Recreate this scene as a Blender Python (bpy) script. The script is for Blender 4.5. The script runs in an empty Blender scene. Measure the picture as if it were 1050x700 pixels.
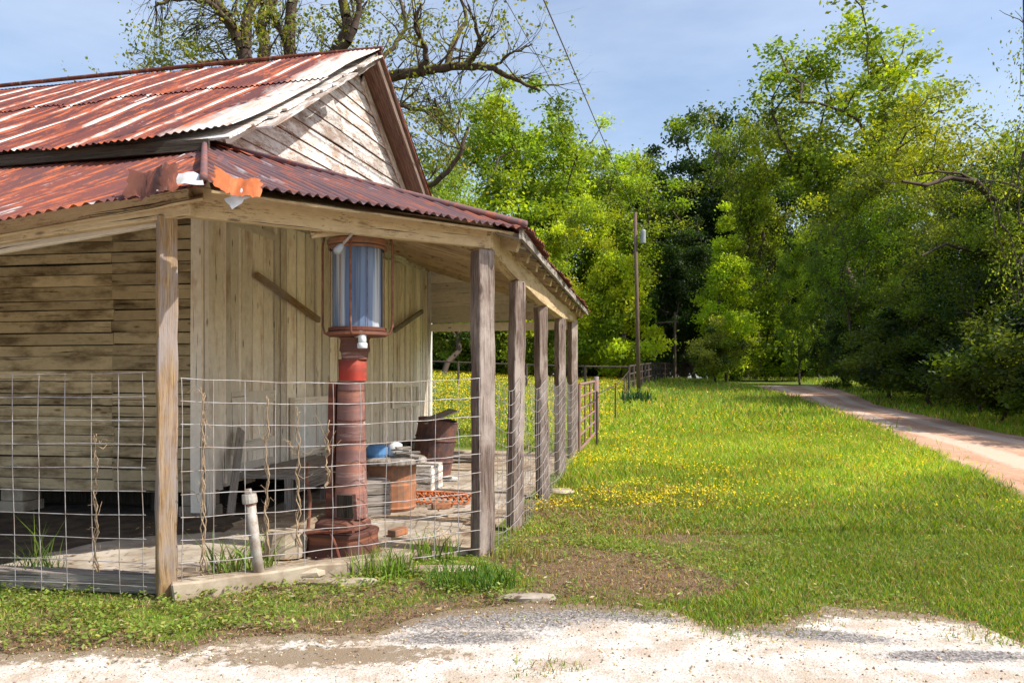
import bpy, math, random
import numpy as np
from mathutils import Vector, Matrix
R = random.Random(7)
rng = np.random.default_rng(11)
SC = bpy.context.scene
COL = SC.collection
F = 800.0; HOR = 388.0; CX = 525.0; EYE = 1.5

# ------------------------------------------------------------------ layout helpers
def sstep(t):
    t = np.clip(t, 0, 1); return t*t*(3-2*t)
def zt(x, y):
    x=np.asarray(x,float); y=np.asarray(y,float)
    return (1.45+.85*sstep((8-x)/22.0))*sstep((y-13.0)/58.0)
def P(px, py, D):
    return Vector(((px-CX)/F*D, D, EYE+(HOR-py)/F*D))
def at(px, D, dz=0.0):
    X = (px-CX)/F*D
    return Vector((X, D, float(zt(X, D))+dz))
def G(px, py):
    D = 2.0
    for i in range(4000):
        if EYE+(HOR-py)/F*D <= float(zt((px-CX)/F*D, D)): break
        D += .05 if D < 30 else .2
        if D > 200: break
    return at(px, D)

# ------------------------------------------------------------------ object helpers
def tag(o, label=None, cat=None, group=None, kind=None):
    if label: o['label'] = label
    if cat: o['category'] = cat
    if group: o['group'] = group
    if kind: o['kind'] = kind
    return o
def empty(name, loc, label, cat, group=None, rz=0):
    o = bpy.data.objects.new(name, None); COL.objects.link(o)
    o.location = loc; o.rotation_euler = (0, 0, rz); o.empty_display_size = .2
    return tag(o, label, cat, group)

class MB:
    def __init__(s): s.v=[]; s.f=[]; s.uv=[]; s.c=[]
    def face(s, idx, uvs=None, c=.5):
        s.f.append(idx); s.uv.append(uvs or [(0,0)]*len(idx)); s.c.append(c)
    def board(s, p0, p1, w, t, up=(0,0,1), c=None, seg=1, jit=0., taper=1.0):
        """a plank or post between two points; w is measured along up, t across it"""
        p0=Vector(p0); p1=Vector(p1); d=(p1-p0); L=d.length; d.normalize()
        up=Vector(up); up=(up-d*up.dot(d)).normalized(); side=d.cross(up)
        c = R.random() if c is None else c
        o=R.random()*50; b=len(s.v)
        for i in range(seg+1):
            k=i/seg; q=p0.lerp(p1,k); f=1+(taper-1)*k
            for (a,e) in ((-1,-1),(1,-1),(1,1),(-1,1)):
                j=Vector((R.uniform(-jit,jit),R.uniform(-jit,jit),R.uniform(-jit,jit))) if jit else Vector()
                s.v.append(q+side*(a*t/2*f)+up*(e*w/2*f)+j)
        per=[0,t,t+w,2*t+w,2*t+2*w]
        for i in range(seg):
            x0=o+L*i/seg; x1=o+L*(i+1)/seg
            for k in range(4):
                a=b+i*4+k; e=b+i*4+(k+1)%4
                s.face((a,e,e+4,a+4),[(x0,o+per[k]),(x0,o+per[k+1]),(x1,o+per[k+1]),(x1,o+per[k])],c)
        s.face((b+3,b+2,b+1,b),[(o,o),(o+t,o),(o+t,o+w),(o,o+w)],c)
        e=b+seg*4
        s.face((e,e+1,e+2,e+3),[(o,o),(o+t,o),(o+t,o+w),(o,o+w)],c)
    def box(s, c, sx, sy, sz, rz=0, col=None):
        """centre of the base, full sizes"""
        c=Vector(c); m=Matrix.Rotation(rz,3,'Z')
        s.board(c, c+Vector((0,0,sz)), sy, sx, m@Vector((0,1,0)), col)
    def quadp(s, pts, c=.5, uvs=None):
        b=len(s.v); s.v+= [Vector(p) for p in pts]
        s.face(tuple(range(b,b+len(pts))), uvs or [(p[0],p[1]) for p in pts], c)
    def tube(s, pts, r, n=6, c=.5, cap=True):
        pts=[Vector(p) for p in pts]
        if not isinstance(r,(list,tuple)): r=[r]*len(pts)
        b=len(s.v); acc=0; o=R.random()*20
        ref=None
        for i,p in enumerate(pts):
            d=(pts[min(i+1,len(pts)-1)]-pts[max(i-1,0)]).normalized()
            if ref is None:
                ref=Vector((0,0,1)) if abs(d.z)<.9 else Vector((1,0,0))
            a=(ref-d*ref.dot(d)).normalized(); ref=a; e=d.cross(a)
            for k in range(n):
                t=2*math.pi*k/n
                s.v.append(p+(a*math.cos(t)+e*math.sin(t))*r[i])
        for i in range(len(pts)-1):
            l=(pts[i+1]-pts[i]).length
            for k in range(n):
                a=b+i*n+k; e=b+i*n+(k+1)%n; pr=2*math.pi*max(r[i],.002)
                s.face((a,e,e+n,a+n),[(o+acc,k/n*pr),(o+acc,(k+1)/n*pr),(o+acc+l,(k+1)/n*pr),(o+acc+l,k/n*pr)],c)
            acc+=l
        if cap:
            s.face(tuple(b+k for k in reversed(range(n))),None,c)
            e=b+(len(pts)-1)*n; s.face(tuple(e+k for k in range(n)),None,c)
    def lathe(s, prof, n=20, c=.5, cen=(0,0,0), sq=0.0):
        """prof: (radius, z) list; sq>0 squares the section off"""
        b=len(s.v); cen=Vector(cen)
        for (r,z) in prof:
            for k in range(n):
                t=2*math.pi*(k+.5)/n; q=1/max(abs(math.cos(t)),abs(math.sin(t)))
                rr=r*(1+(q-1)*sq)
                s.v.append(cen+Vector((rr*math.cos(t),rr*math.sin(t),z)))
        for i in range(len(prof)-1):
            for k in range(n):
                a=b+i*n+k; e=b+i*n+(k+1)%n
                z0=prof[i][1]; z1=prof[i+1][1]; r0=max(prof[0][0],.05)*6.28
                s.face((a,e,e+n,a+n),[(z0,k/n*r0),(z0,(k+1)/n*r0),(z1,(k+1)/n*r0),(z1,k/n*r0)],c)
    def build(s, name, m, parent=None, smooth=False, bevel=0):
        me=bpy.data.meshes.new(name)
        me.from_pydata([tuple(v) for v in s.v],[],s.f)
        uv=me.uv_layers.new(name='UVMap')
        flat=[c for fu in s.uv for u in fu for c in u]
        uv.data.foreach_set('uv',flat)
        at_=me.attributes.new('rnd','FLOAT','FACE'); at_.data.foreach_set('value',s.c)
        if smooth: me.polygons.foreach_set('use_smooth',[True]*len(me.polygons))
        me.materials.append(m)
        o=bpy.data.objects.new(name,me); COL.objects.link(o)
        if parent: o.parent=parent
        if bevel:
            b=o.modifiers.new('bevel','BEVEL'); b.width=bevel; b.segments=1
        return o

def np_mesh(name, verts, loops, starts, totals, m, cols=None, parent=None, smooth=False, link=True):
    me=bpy.data.meshes.new(name)
    me.vertices.add(len(verts)); me.vertices.foreach_set('co',np.asarray(verts,np.float32).ravel())
    me.loops.add(len(loops)); me.loops.foreach_set('vertex_index',np.asarray(loops,np.int32))
    me.polygons.add(len(starts)); me.polygons.foreach_set('loop_start',np.asarray(starts,np.int32))
    me.polygons.foreach_set('loop_total',np.asarray(totals,np.int32))
    if smooth: me.polygons.foreach_set('use_smooth',np.ones(len(starts),bool))
    me.update(calc_edges=True)
    if cols is not None:
        a=me.attributes.new('Col','FLOAT_COLOR','POINT')
        c=np.ones((len(verts),4),np.float32); c[:,:3]=cols
        a.data.foreach_set('color',c.ravel())
    me.materials.append(m)
    o=bpy.data.objects.new(name,me)
    if link: COL.objects.link(o)
    if parent: o.parent=parent
    return o

def quads(V):
    """V (N,4,3) -> arrays for np_mesh"""
    n=len(V); return V.reshape(-1,3), np.arange(n*4), np.arange(n)*4, np.full(n,4)

# ------------------------------------------------------------------ materials
class NT:
    def __init__(s,name):
        s.m=bpy.data.materials.new(name); s.m.use_nodes=True; s.nt=s.m.node_tree
        s.nt.nodes.clear(); s.out=s.nt.nodes.new('ShaderNodeOutputMaterial')
    def n(s,t,ins=None,**kw):
        x=s.nt.nodes.new(t)
        for k,v in kw.items(): setattr(x,k,v)
        for k,v in (ins or {}).items():
            if isinstance(v,bpy.types.NodeSocket): s.nt.links.new(v,x.inputs[k])
            else: x.inputs[k].default_value=v
        return x
    def noise(s,vec,scale,detail=4,rough=.55,mp=None):
        if mp: vec=s.n('ShaderNodeMapping',{'Vector':vec,'Scale':mp}).outputs[0]
        return s.n('ShaderNodeTexNoise',{'Vector':vec,'Scale':scale,'Detail':detail,'Roughness':rough}).outputs['Fac']
    def ramp(s,fac,stops,interp='LINEAR'):
        r=s.n('ShaderNodeValToRGB',{'Fac':fac}); cr=r.color_ramp; cr.interpolation=interp
        while len(cr.elements)<len(stops): cr.elements.new(.5)
        for e,(p,c) in zip(cr.elements,stops):
            e.position=p; e.color=(c,c,c,1) if not isinstance(c,tuple) else (*c,1)
        return r.outputs['Color']
    def mix(s,f,a,b,mode='MIX'):
        x=s.n('ShaderNodeMix',data_type='RGBA',blend_type=mode)
        for i,v in ((0,f),(6,a),(7,b)):
            if isinstance(v,bpy.types.NodeSocket): s.nt.links.new(v,x.inputs[i])
            else:
                x.inputs[i].default_value = v if i==0 else ((*v,1) if len(v)==3 else v)
        return x.outputs[2]
    def math(s,op,a,b=None,c=None):
        x=s.n('ShaderNodeMath',operation=op)
        for i,v in enumerate((a,b,c)):
            if v is None: continue
            if isinstance(v,bpy.types.NodeSocket): s.nt.links.new(v,x.inputs[i])
            else: x.inputs[i].default_value=v
        return x.outputs[0]
    def attr(s,name,out='Fac'):
        return s.n('ShaderNodeAttribute',attribute_name=name).outputs[out]
    def uv(s): return s.n('ShaderNodeTexCoord').outputs['UV']
    def objc(s): return s.n('ShaderNodeTexCoord').outputs['Object']
    def bump(s,h,strength=.3,dist=.01):
        return s.n('ShaderNodeBump',{'Height':h,'Strength':strength,'Distance':dist}).outputs[0]
    def pbsdf(s,col,rough=.8,metal=0.,normal=None,spec=.3,**kw):
        ins={'Base Color':col if isinstance(col,bpy.types.NodeSocket) else (*col,1),'Roughness':rough,'Metallic':metal,'Specular IOR Level':spec}
        if normal is not None: ins['Normal']=normal
        ins.update(kw)
        b=s.n('ShaderNodeBsdfPrincipled',ins)
        s.nt.links.new(b.outputs[0],s.out.inputs[0]); return s.m

def wood(name, light, dark, crack=(.03,.02,.015), paint=None, pamt=.5, stain=None, samt=.4, var=.5, grain=28):
    t=NT(name); uv=t.uv()
    wob=t.noise(uv,1.4,2,.5)      # lets the grain wander along the board
    sp=t.n('ShaderNodeSeparateXYZ',{'Vector':uv})
    yy=t.math('MULTIPLY_ADD',wob,.05,sp.outputs[1])
    uvw=t.n('ShaderNodeCombineXYZ',{0:sp.outputs[0],1:yy,2:0.}).outputs[0]
    g1=t.noise(uvw,1,7,.7,(1.6,grain*1.3,1)); g2=t.noise(uvw,1,5,.7,(5,grain*5.,1))
    col=t.mix(t.ramp(g1,[(.38,0.),(.60,1.)]),dark,light)
    col=t.mix(t.ramp(g2,[(.40,.85),(.52,0.)]),col,tuple(x*.6 for x in dark))
    if paint:
        pk=t.math('ADD',t.math('MULTIPLY',t.noise(uv,1,8,.75,(2.2,11,1)),.6),t.math('MULTIPLY',t.noise(uv,1,6,.75,(14,60,1)),.4)); a=.5-(pamt-.5)*.26
        pm=t.ramp(pk,[(a-.012,0.),(a+.012,1.)])
        pc=t.mix(t.noise(uv,9,6,.7),tuple(x*.62 for x in paint),tuple(x*1.08 for x in paint))
        col=t.mix(pm,col,pc)
    if stain:
        st=t.noise(uv,1.3,6,.68,(.9,2.4,1)); a=.62-samt*.25
        col=t.mix(t.ramp(st,[(a-.05,0.),(a+.10,.85)]),col,stain)
    cr=t.ramp(t.noise(uvw,1,3,.6,(.9,grain*2.2,1)),[(.325,1.),(.355,0.)])
    col=t.mix(cr,col,crack)
    v=t.n('ShaderNodeTexVoronoi',{'Vector':t.n('ShaderNodeMapping',{'Vector':uv,'Scale':(2.2,7.,1)}).outputs[0],'Scale':1.})
    kn=t.ramp(v.outputs['Distance'],[(.07,1.),(.13,0.)])
    col=t.mix(t.math('MULTIPLY',kn,.75),col,tuple(x*.45 for x in dark))
    rn=t.attr('rnd'); br=t.math('MULTIPLY_ADD',rn,var,1-var*.55)
    col=t.mix(1.,col,t.n('ShaderNodeCombineColor',{0:br,1:br,2:br}).outputs[0],'MULTIPLY')
    h=t.math('SUBTRACT',t.math('ADD',g1,t.math('MULTIPLY',g2,.6)),cr)
    return t.pbsdf(col,.88,0,t.bump(h,.8,.008),.15)

def rusty(name, cols, galv=(.62,.6,.58), gamt=.3, seam=0., rough=.72, spec=.18, metal=0.):
    """weathered sheet iron: dull paint, orange rust, bare zinc, streaked down the slope (UV y)"""
    t=NT(name); uv=t.uv()
    n1=t.noise(uv,1,6,.62,(2.2,.33,1)); n2=t.noise(uv,1,6,.7,(9,1.1,1)); n3=t.noise(uv,22,5,.7)
    col=t.mix(t.ramp(n1,[(.40,0.),(.58,1.)]),cols[0],cols[1])
    col=t.mix(t.ramp(n2,[(.50,0.),(.62,.9)]),col,cols[2])
    col=t.mix(t.math('MULTIPLY',t.ramp(n3,[(.5,0.),(.7,1.)]),.35),col,cols[0])
    if seam:
        sx=t.n('ShaderNodeSeparateXYZ',{'Vector':uv}); u=sx.outputs[0]
        w=t.math('MULTIPLY',t.math('SUBTRACT',t.noise(uv,1,3,.5,(.3,.6,1)),.5),.22)
        fr=t.math('FRACT',t.math('DIVIDE',t.math('ADD',u,w),seam))
        d=t.math('ABSOLUTE',t.math('SUBTRACT',fr,.5))
        sm=t.ramp(d,[(0.,1.),(.05,.9),(.09,0.)])
        brk=t.ramp(t.noise(uv,1,5,.65,(3,.7,1)),[(.42,0.),(.52,1.)])
        col=t.mix(t.math('MULTIPLY',t.ramp(d,[(0.,1.),(.2,0.)]),.75),col,cols[2])
        col=t.mix(t.math('MULTIPLY',sm,brk),col,(.75,.68,.64))
        # last sheets by the gable are bare zinc
        edge=t.math('ADD',u,t.math('MULTIPLY',t.math('SUBTRACT',t.noise(uv,1,5,.65,(2.5,.9,1)),.5),1.1))
        col=t.mix(t.ramp(t.math('MULTIPLY',edge,.4),[(.16,1.),(.27,0.)]),col,t.mix(t.ramp(n2,[(.42,0.),(.6,1.)]),(.60,.57,.54),(.42,.30,.25)))
    g=t.ramp(t.noise(uv,1,6,.7,(5,.5,1)),[(.62-gamt*.2,0.),(.70-gamt*.2,1.)])
    col=t.mix(g,col,galv)
    return t.pbsdf(col,rough,metal,t.bump(n3,.25,.004),spec)

def plain(name, c, rough=.6, metal=0., var=.3, scale=8, bump=.15, c2=None, spec=.3, thr=(.4,.6)):
    t=NT(name); o=t.objc(); n=t.noise(o,scale,6,.65)
    c2=c2 or tuple(x*(1-var) for x in c)
    col=t.mix(t.ramp(n,[(thr[0],0.),(thr[1],1.)]),c2,c)
    return t.pbsdf(col,rough,metal,t.bump(t.noise(o,scale*5,4),bump,.004),spec)

def leafmat(name, trans=.45, rough=.5, gain=1.0):
    t=NT(name)
    c=t.attr('Col','Color'); oi=t.n('ShaderNodeObjectInfo')
    c=t.mix(1.,c,oi.outputs['Color'],'MULTIPLY')
    b=t.n('ShaderNodeBsdfPrincipled',{'Base Color':c,'Roughness':rough,'Specular IOR Level':.25})
    tc=t.mix(1.,c,(1.9,1.65,.5),'MULTIPLY')
    tr=t.n('ShaderNodeBsdfTranslucent',{'Color':tc})
    mx=t.n('ShaderNodeMixShader',{0:trans,1:b.outputs[0],2:tr.outputs[0]})
    t.nt.links.new(mx.outputs[0],t.out.inputs[0]); return t.m

M={}
M['post']=wood('weathered_post_wood',(.30,.235,.20),(.12,.08,.065),stain=(.42,.35,.31),samt=.35,var=.3)
M['pine']=wood('sunburnt_post_wood',(.42,.285,.15),(.25,.145,.065),stain=(.30,.26,.25),samt=.5,var=.1)
M['beam']=wood('flaking_cream_beam',(.42,.31,.18),(.20,.13,.07),paint=(.62,.47,.28),pamt=.7,stain=(.35,.24,.13),samt=.25,var=.2)
M['batten']=wood('cream_board_wood',(.60,.48,.34),(.36,.25,.17),paint=(.95,.85,.72),pamt=1.15,stain=(.52,.35,.23),samt=.15,var=.5)
M['clap']=wood('dingy_plank_wood',(.56,.39,.20),(.28,.17,.075),paint=(.72,.57,.35),pamt=.85,stain=(.15,.10,.05),samt=.4,var=.6,grain=22)
M['gable']=wood('bleached_board_wood',(.60,.50,.42),(.27,.175,.12),paint=(.80,.78,.75),pamt=.6,stain=(.30,.21,.16),samt=.35,var=.5,grain=20)
M['grey']=wood('grey_board_wood',(.42,.38,.34),(.20,.165,.14),var=.4)
M['white']=wood('white_trim_wood',(.5,.45,.4),(.3,.25,.2),paint=(.82,.80,.76),pamt=.85,var=.15)
M['brown']=wood('red_brown_soffit_wood',(.30,.225,.185),(.15,.105,.085),var=.3)
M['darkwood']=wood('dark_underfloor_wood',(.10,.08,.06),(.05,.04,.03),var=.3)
M['roof']=rusty('rusted_roof_sheet',((.085,.036,.037),(.14,.045,.038),(.44,.115,.045)),gamt=.0,seam=.66)
M['proof']=rusty('rusted_porch_sheet',((.10,.048,.048),(.17,.055,.042),(.48,.125,.045)),gamt=.12)
M['cproof']=rusty('dull_corner_sheet',((.14,.085,.09),(.17,.095,.095),(.36,.11,.06)),gamt=.15,galv=(.38,.33,.34))
M['orange']=rusty('orange_rust_sheet',((.36,.10,.035),(.44,.13,.045),(.50,.17,.07)),gamt=.0)
M['brownrust']=rusty('brown_rust_sheet',((.10,.04,.028),(.16,.055,.035),(.28,.09,.05)),gamt=.12,galv=(.3,.25,.22))
M['zinc']=plain('bare_zinc',(.78,.76,.73),.45,.1,.25,5)
M['wire']=plain('galvanised_wire',(.42,.41,.42),.55,.3,.4,9,0,c2=(.30,.24,.21))
M['rustrod']=plain('rusty_rod',(.26,.11,.07),.8,0,.5,18,.2)
M['concrete']=plain('worn_concrete',(.46,.40,.33),.9,0,.45,2.2,.5,c2=(.27,.22,.17))
M['stone']=plain('pale_kerb_stone',(.44,.37,.28),.9,0,.4,4,.5,c2=(.26,.20,.14))
M['shadesoil']=plain('shaded_dark_soil',(.10,.075,.05),.95,0,.5,5,.7,c2=(.045,.033,.024))
M['dirtfloor']=plain('dusty_porch_floor',(.42,.34,.25),.95,0,.5,3.2,.6,c2=(.19,.13,.085))
M['pumprust']=rusty('pump_rust',((.10,.045,.035),(.17,.08,.06),(.32,.12,.06)),gamt=.05,galv=(.5,.33,.30))
M['pumppink']=rusty('faded_pump_paint',((.17,.085,.075),(.25,.145,.13),(.36,.15,.10)),gamt=.35,galv=(.42,.32,.29))
M['red']=rusty('flaking_red_paint',((.42,.04,.025),(.22,.06,.045),(.46,.10,.05)),gamt=.1,galv=(.4,.25,.22))
M['galvpipe']=plain('grey_pipe',(.42,.39,.35),.6,.1,.4,9,.3,c2=(.26,.20,.16))
M['barrel']=plain('dark_rust_barrel',(.16,.07,.05),.75,0,.4,7,.3,c2=(.07,.045,.045))
M['piperail']=plain('dark_pipe_rail',(.10,.07,.06),.7,0,.4,6,.2)
M['redgate']=plain('rusty_gate_pipe',(.30,.12,.09),.7,0,.5,9,.2,c2=(.20,.18,.17))
M['pole']=wood('utility_pole_wood',(.22,.15,.11),(.12,.08,.06),var=.2)
M['cable']=plain('power_cable',(.12,.12,.13),.6,0,.1)
M['galvcan']=plain('transformer_grey',(.33,.34,.36),.5,.1,.2)
M['twig']=plain('dry_vine',(.42,.30,.19),.9,0,.4,20,.2)
M['blueplastic']=plain('blue_plastic',(.10,.25,.50),.4,0,.2)
M['whiteplastic']=plain('white_plastic',(.7,.72,.74),.4,0,.2)
M['drum']=plain('orange_brown_drum',(.38,.15,.07),.7,0,.5,8,.3,c2=(.20,.12,.08))
M['bark']=wood('tree_bark',(.24,.185,.145),(.10,.07,.055),var=.3,grain=8)
M['leaf']=leafmat('leaf_green',.45)
M['grass']=leafmat('grass_blade',.35,.6)
def mossbark():
    t=NT('mossy_bark'); o=t.objc(); n=t.noise(o,2.2,5,.65)
    g=t.n('ShaderNodeNewGeometry'); z=t.n('ShaderNodeSeparateXYZ',{'Vector':g.outputs['Normal']}).outputs[2]
    f=t.ramp(t.math('ADD',n,t.math('MULTIPLY',z,.25)),[(.56,0.),(.68,1.)])
    col=t.mix(f,(.085,.062,.05),(.17,.165,.03))
    return t.pbsdf(col,.95,0,t.bump(t.noise(o,30,4),.5,.02),.1)
M['moss']=mossbark()
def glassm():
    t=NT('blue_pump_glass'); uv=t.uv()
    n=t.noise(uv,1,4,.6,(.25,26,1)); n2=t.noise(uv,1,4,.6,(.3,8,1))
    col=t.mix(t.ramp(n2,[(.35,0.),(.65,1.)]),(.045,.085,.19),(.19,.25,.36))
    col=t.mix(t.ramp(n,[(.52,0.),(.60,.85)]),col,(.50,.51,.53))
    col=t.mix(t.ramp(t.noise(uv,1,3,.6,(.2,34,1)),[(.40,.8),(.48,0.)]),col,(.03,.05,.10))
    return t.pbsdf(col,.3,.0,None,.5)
M['glass']=glassm()

# ------------------------------------------------------------------ ground
def groundm():
    t=NT('lawn_soil'); o=t.objc()
    n=t.noise(o,.55,6,.6); n2=t.noise(o,9,6,.7); n3=t.noise(o,70,3,.6)
    soil=t.mix(t.ramp(n2,[(.35,0.),(.65,1.)]),(.095,.058,.036),(.18,.12,.075))
    soil=t.mix(t.math('MULTIPLY',t.ramp(n3,[(.5,0.),(.62,1.)]),.45),soil,(.36,.27,.18))
    grn=t.mix(t.ramp(n2,[(.35,0.),(.65,1.)]),(.085,.12,.022),(.16,.20,.035))
    g=t.attr('Col','Color'); gx=t.n('ShaderNodeSeparateColor',{'Color':g}).outputs[0]
    m=t.ramp(t.math('ADD',gx,t.math('MULTIPLY',t.math('SUBTRACT',t.noise(o,5,6,.7),.5),.9)),[(.42,0.),(.6,1.)])
    col=t.mix(m,soil,grn)
    return t.pbsdf(col,.95,0,t.bump(t.math('ADD',n2,t.math('MULTIPLY',n3,.4)),.7,.03),.1)
M['soil']=groundm()
def roadm():
    t=NT('pink_dirt_road'); o=t.objc(); rc=t.n('ShaderNodeSeparateColor',{'Color':t.attr('Col','Color')})
    n=t.noise(o,.9,5,.6,(1,.35,1)); n2=t.noise(o,14,6,.7); n3=t.noise(o,90,2,.5)
    col=t.mix(t.ramp(n,[(.35,0.),(.65,1.)]),(.40,.20,.115),(.56,.34,.22))
    rut=t.math('ADD',rc.outputs[0],t.math('MULTIPLY',t.math('SUBTRACT',n2,.5),.9))
    col=t.mix(t.ramp(rut,[(.35,0.),(.65,.75)]),col,(.62,.47,.36))
    vg=t.math('ADD',rc.outputs[1],t.math('MULTIPLY',t.math('SUBTRACT',n2,.5),1.3))
    col=t.mix(t.ramp(vg,[(.5,0.),(.62,.8)]),col,(.16,.15,.05))
    col=t.mix(t.math('MULTIPLY',t.ramp(n2,[(.45,0.),(.7,1.)]),.5),col,(.64,.52,.43))
    col=t.mix(t.math('MULTIPLY',t.ramp(n3,[(.55,0.),(.65,1.)]),.35),col,(.25,.15,.10))
    return t.pbsdf(col,.95,0,t.bump(n2,.5,.02),.1)
M['road']=roadm()
def gravelm():
    t=NT('pale_gravel'); o=t.objc()
    v=t.n('ShaderNodeTexVoronoi',{'Vector':o,'Scale':85.}); vc=t.n('ShaderNodeSeparateColor',{'Color':v.outputs['Color']}).outputs[0]
    n=t.noise(o,3,6,.65); n2=t.noise(o,30,5,.7)
    pale=t.mix(t.ramp(vc,[(0.,0.),(.5,1.)]),(.40,.36,.32),(.63,.59,.54))
    pale=t.mix(t.ramp(n,[(.40,.75),(.58,0.)]),pale,(.38,.29,.21))
    asp=t.mix(t.ramp(vc,[(.3,0.),(1.,1.)]),(.125,.112,.108),(.36,.33,.31))
    a=t.attr('Col','Color'); ax=t.n('ShaderNodeSeparateColor',{'Color':a}); 
    am=t.ramp(t.math('ADD',ax.outputs[0],t.math('ADD',t.math('MULTIPLY',t.math('SUBTRACT',n,.5),.7),t.math('MULTIPLY',t.math('SUBTRACT',n2,.5),1.3))),[(.26,0.),(.66,.95)])
    col=t.mix(am,pale,asp)
    dm=t.ramp(t.math('ADD',ax.outputs[1],t.math('MULTIPLY',t.math('SUBTRACT',t.noise(o,16,7,.75),.5),2.2)),[(.42,0.),(.62,.9)])
    col=t.mix(dm,col,(.21,.155,.10))
    return t.pbsdf(col,.95,0,t.bump(t.math('ADD',v.outputs['Distance'],t.math('MULTIPLY',n2,.5)),.4,.008),.15)
M['gravel']=gravelm()

def nz(x,y,s,seed=0):
    """cheap smooth value noise, 0..1"""
    x=np.asarray(x)*s+seed*17.3; y=np.asarray(y)*s-seed*9.1
    return .5+.25*(np.sin(x*1.0+1.7*np.sin(y*.9+seed))+np.sin(y*1.13+1.9*np.sin(x*.83+2*seed)))*1.0
def ell(x,y,cx,cy,rx,ry,rot=0):
    c,s=math.cos(rot),math.sin(rot); dx=x-cx; dy=y-cy
    a=(dx*c+dy*s)/rx; b=(-dx*s+dy*c)/ry
    return np.sqrt(a*a+b*b)

# front edge of the gravel apron: y(X)
def g2(px,py): p=G(px,py); return (p.x,p.y)
apron=[(-30,3.9)]+[g2(*q) for q in ((0,672),(110,664),(180,671),(225,657),(300,652),(380,650),(455,628),(520,622),(610,621),(690,626),(735,645),(800,640),(850,624),(930,628),(1000,640),(1050,662))]+[(3.6,4.0),(4.6,3.4),(30,2.5)]
axx=np.array([a[0] for a in apron]); ayy=np.array([a[1] for a in apron])
def apron_y(x): return np.interp(x,axx,ayy)+.05*(nz(x,0*x,3.7,2)-.5)+.05*(nz(x,0*x,9.1,3)-.5)+.05*(nz(x,0*x+1,23.,5)-.5)+.03*(nz(x,0*x+2,61.,6)-.5)
# road edges (near to far)
rl=[(5.2,-6),(5.5,2),(6.0,7.5)]+[g2(*q) for q in ((1050,517),(1000,489),(950,463),(900,441),(860,424),(820,409),(790,401),(768,395.5))]
rr=[(12.5,-6),(12.5,2),(12.9,12)]+[g2(*q) for q in ((1080,452),(1040,446),(1000,437),(960,428),(930,422),(900,415),(884,407),(864,400),(836,393.5))]
rlx=np.array(rl);rrx=np.array(rr)
def road_l(y): return np.interp(y,rlx[:,1],rlx[:,0])
def road_r(y): return np.interp(y,rrx[:,1],rrx[:,0])
ROADEND=min(rl[-1][1],rr[-1][1])

# building frame
W0=Vector((-3.23,8.2,0)); UD=Vector((.1695,.9855,0)); PD=Vector((.9855,-.1695,0))
PD.normalize(); UD.normalize()
def loc(w): d=Vector(w)-W0; return Vector((d.dot(PD),d.dot(UD),w[2]))
def wor(l): return W0+PD*l[0]+UD*l[1]+Vector((0,0,l[2]))
def gl(px,py): return loc(G(px,py))
A=loc(G(171,613)); B=loc(G(495,569))
Cp=loc(Vector((.025,7.75,0))); Dp=loc(Vector((.385,9.75,0))); Ep=loc(Vector((.735,12.0,0))); Fp=loc(Vector((1.14,14.7,0)))
slab_poly=[(-9,-2.75),(A.x,A.y-.02),(B.x+.05,B.y-.05),(Fp.x+.05,Fp.y+1.2),(-.4,8.9),(-9,8.9)]
def inpoly(x,y,poly):
    x=np.asarray(x,float);y=np.asarray(y,float); r=np.zeros(x.shape,bool); n=len(poly)
    for i in range(n):
        x0,y0=poly[i];x1,y1=poly[(i+1)%n]
        c=((y0>y)!=(y1>y))&(x<(x1-x0)*(y-y0)/((y1-y0) if y1!=y0 else 1e-9)+x0)
        r^=c
    return r
def in_bld(x,y):
    dx=x-W0.x;dy=y-W0.y
    return inpoly(dx*PD.x+dy*PD.y,dx*UD.x+dy*UD.y,slab_poly)

def cover(x,y):
    """how grassy the ground is, 0 bare .. 1 lush"""
    c=np.ones_like(x)
    bp=ell(x,y,1.0,8.3,1.3,2.7,-.15); c-=.62*np.clip(1.5-bp*1.05,0,1)*(.55+.75*nz(x,y,2.9,4))
    bp=ell(x,y,.95,6.2,.9,.7); c-=.55*np.clip(1.4-bp,0,1)
    bp=ell(x,y,.35,5.6,1.6,.35); c-=.2*np.clip(1.4-bp,0,1)
    band=np.clip((6.4-y)/.8,0,1)*np.clip((-.0-x)/.5,0,1); c-=.45*band
    ed=np.clip(1-(y-apron_y(x))/.45,0,1)*(y<9); c-=.45*ed
    c+=.35*(nz(x,y,2.3,1)-.5)+.25*(nz(x,y,6,2)-.5)
    return np.clip(c,0,1)

def build_ground():
    xs=np.unique(np.concatenate([np.arange(-6,8,.1),np.arange(8,30,.5),-np.arange(6,30,.5),np.arange(30,90,3.),-np.arange(30,90,3.),[120,200,400,900,-120,-200,-400,-900]]))
    ys=np.unique(np.concatenate([np.arange(2.5,14,.1),np.arange(14,40,.5),np.arange(40,110,2.),[120,160,240,500,1200,2,0,-4,-12,-40,-120]]))
    X,Y=np.meshgrid(xs,ys); Z=zt(X,Y)
    V=np.stack([X,Y,Z],-1).reshape(-1,3); nx=len(xs);ny=len(ys)
    i,j=np.meshgrid(np.arange(nx-1),np.arange(ny-1)); a=(j*nx+i).ravel()
    q=np.stack([a,a+1,a+1+nx,a+nx],-1)
    c=cover(X,Y).ravel()
    np_mesh('ground',V,q.ravel(),np.arange(len(q))*4,np.full(len(q),4),M['soil'],np.repeat(c[:,None],3,1),smooth=True)['kind']='structure'
build_ground()

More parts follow.
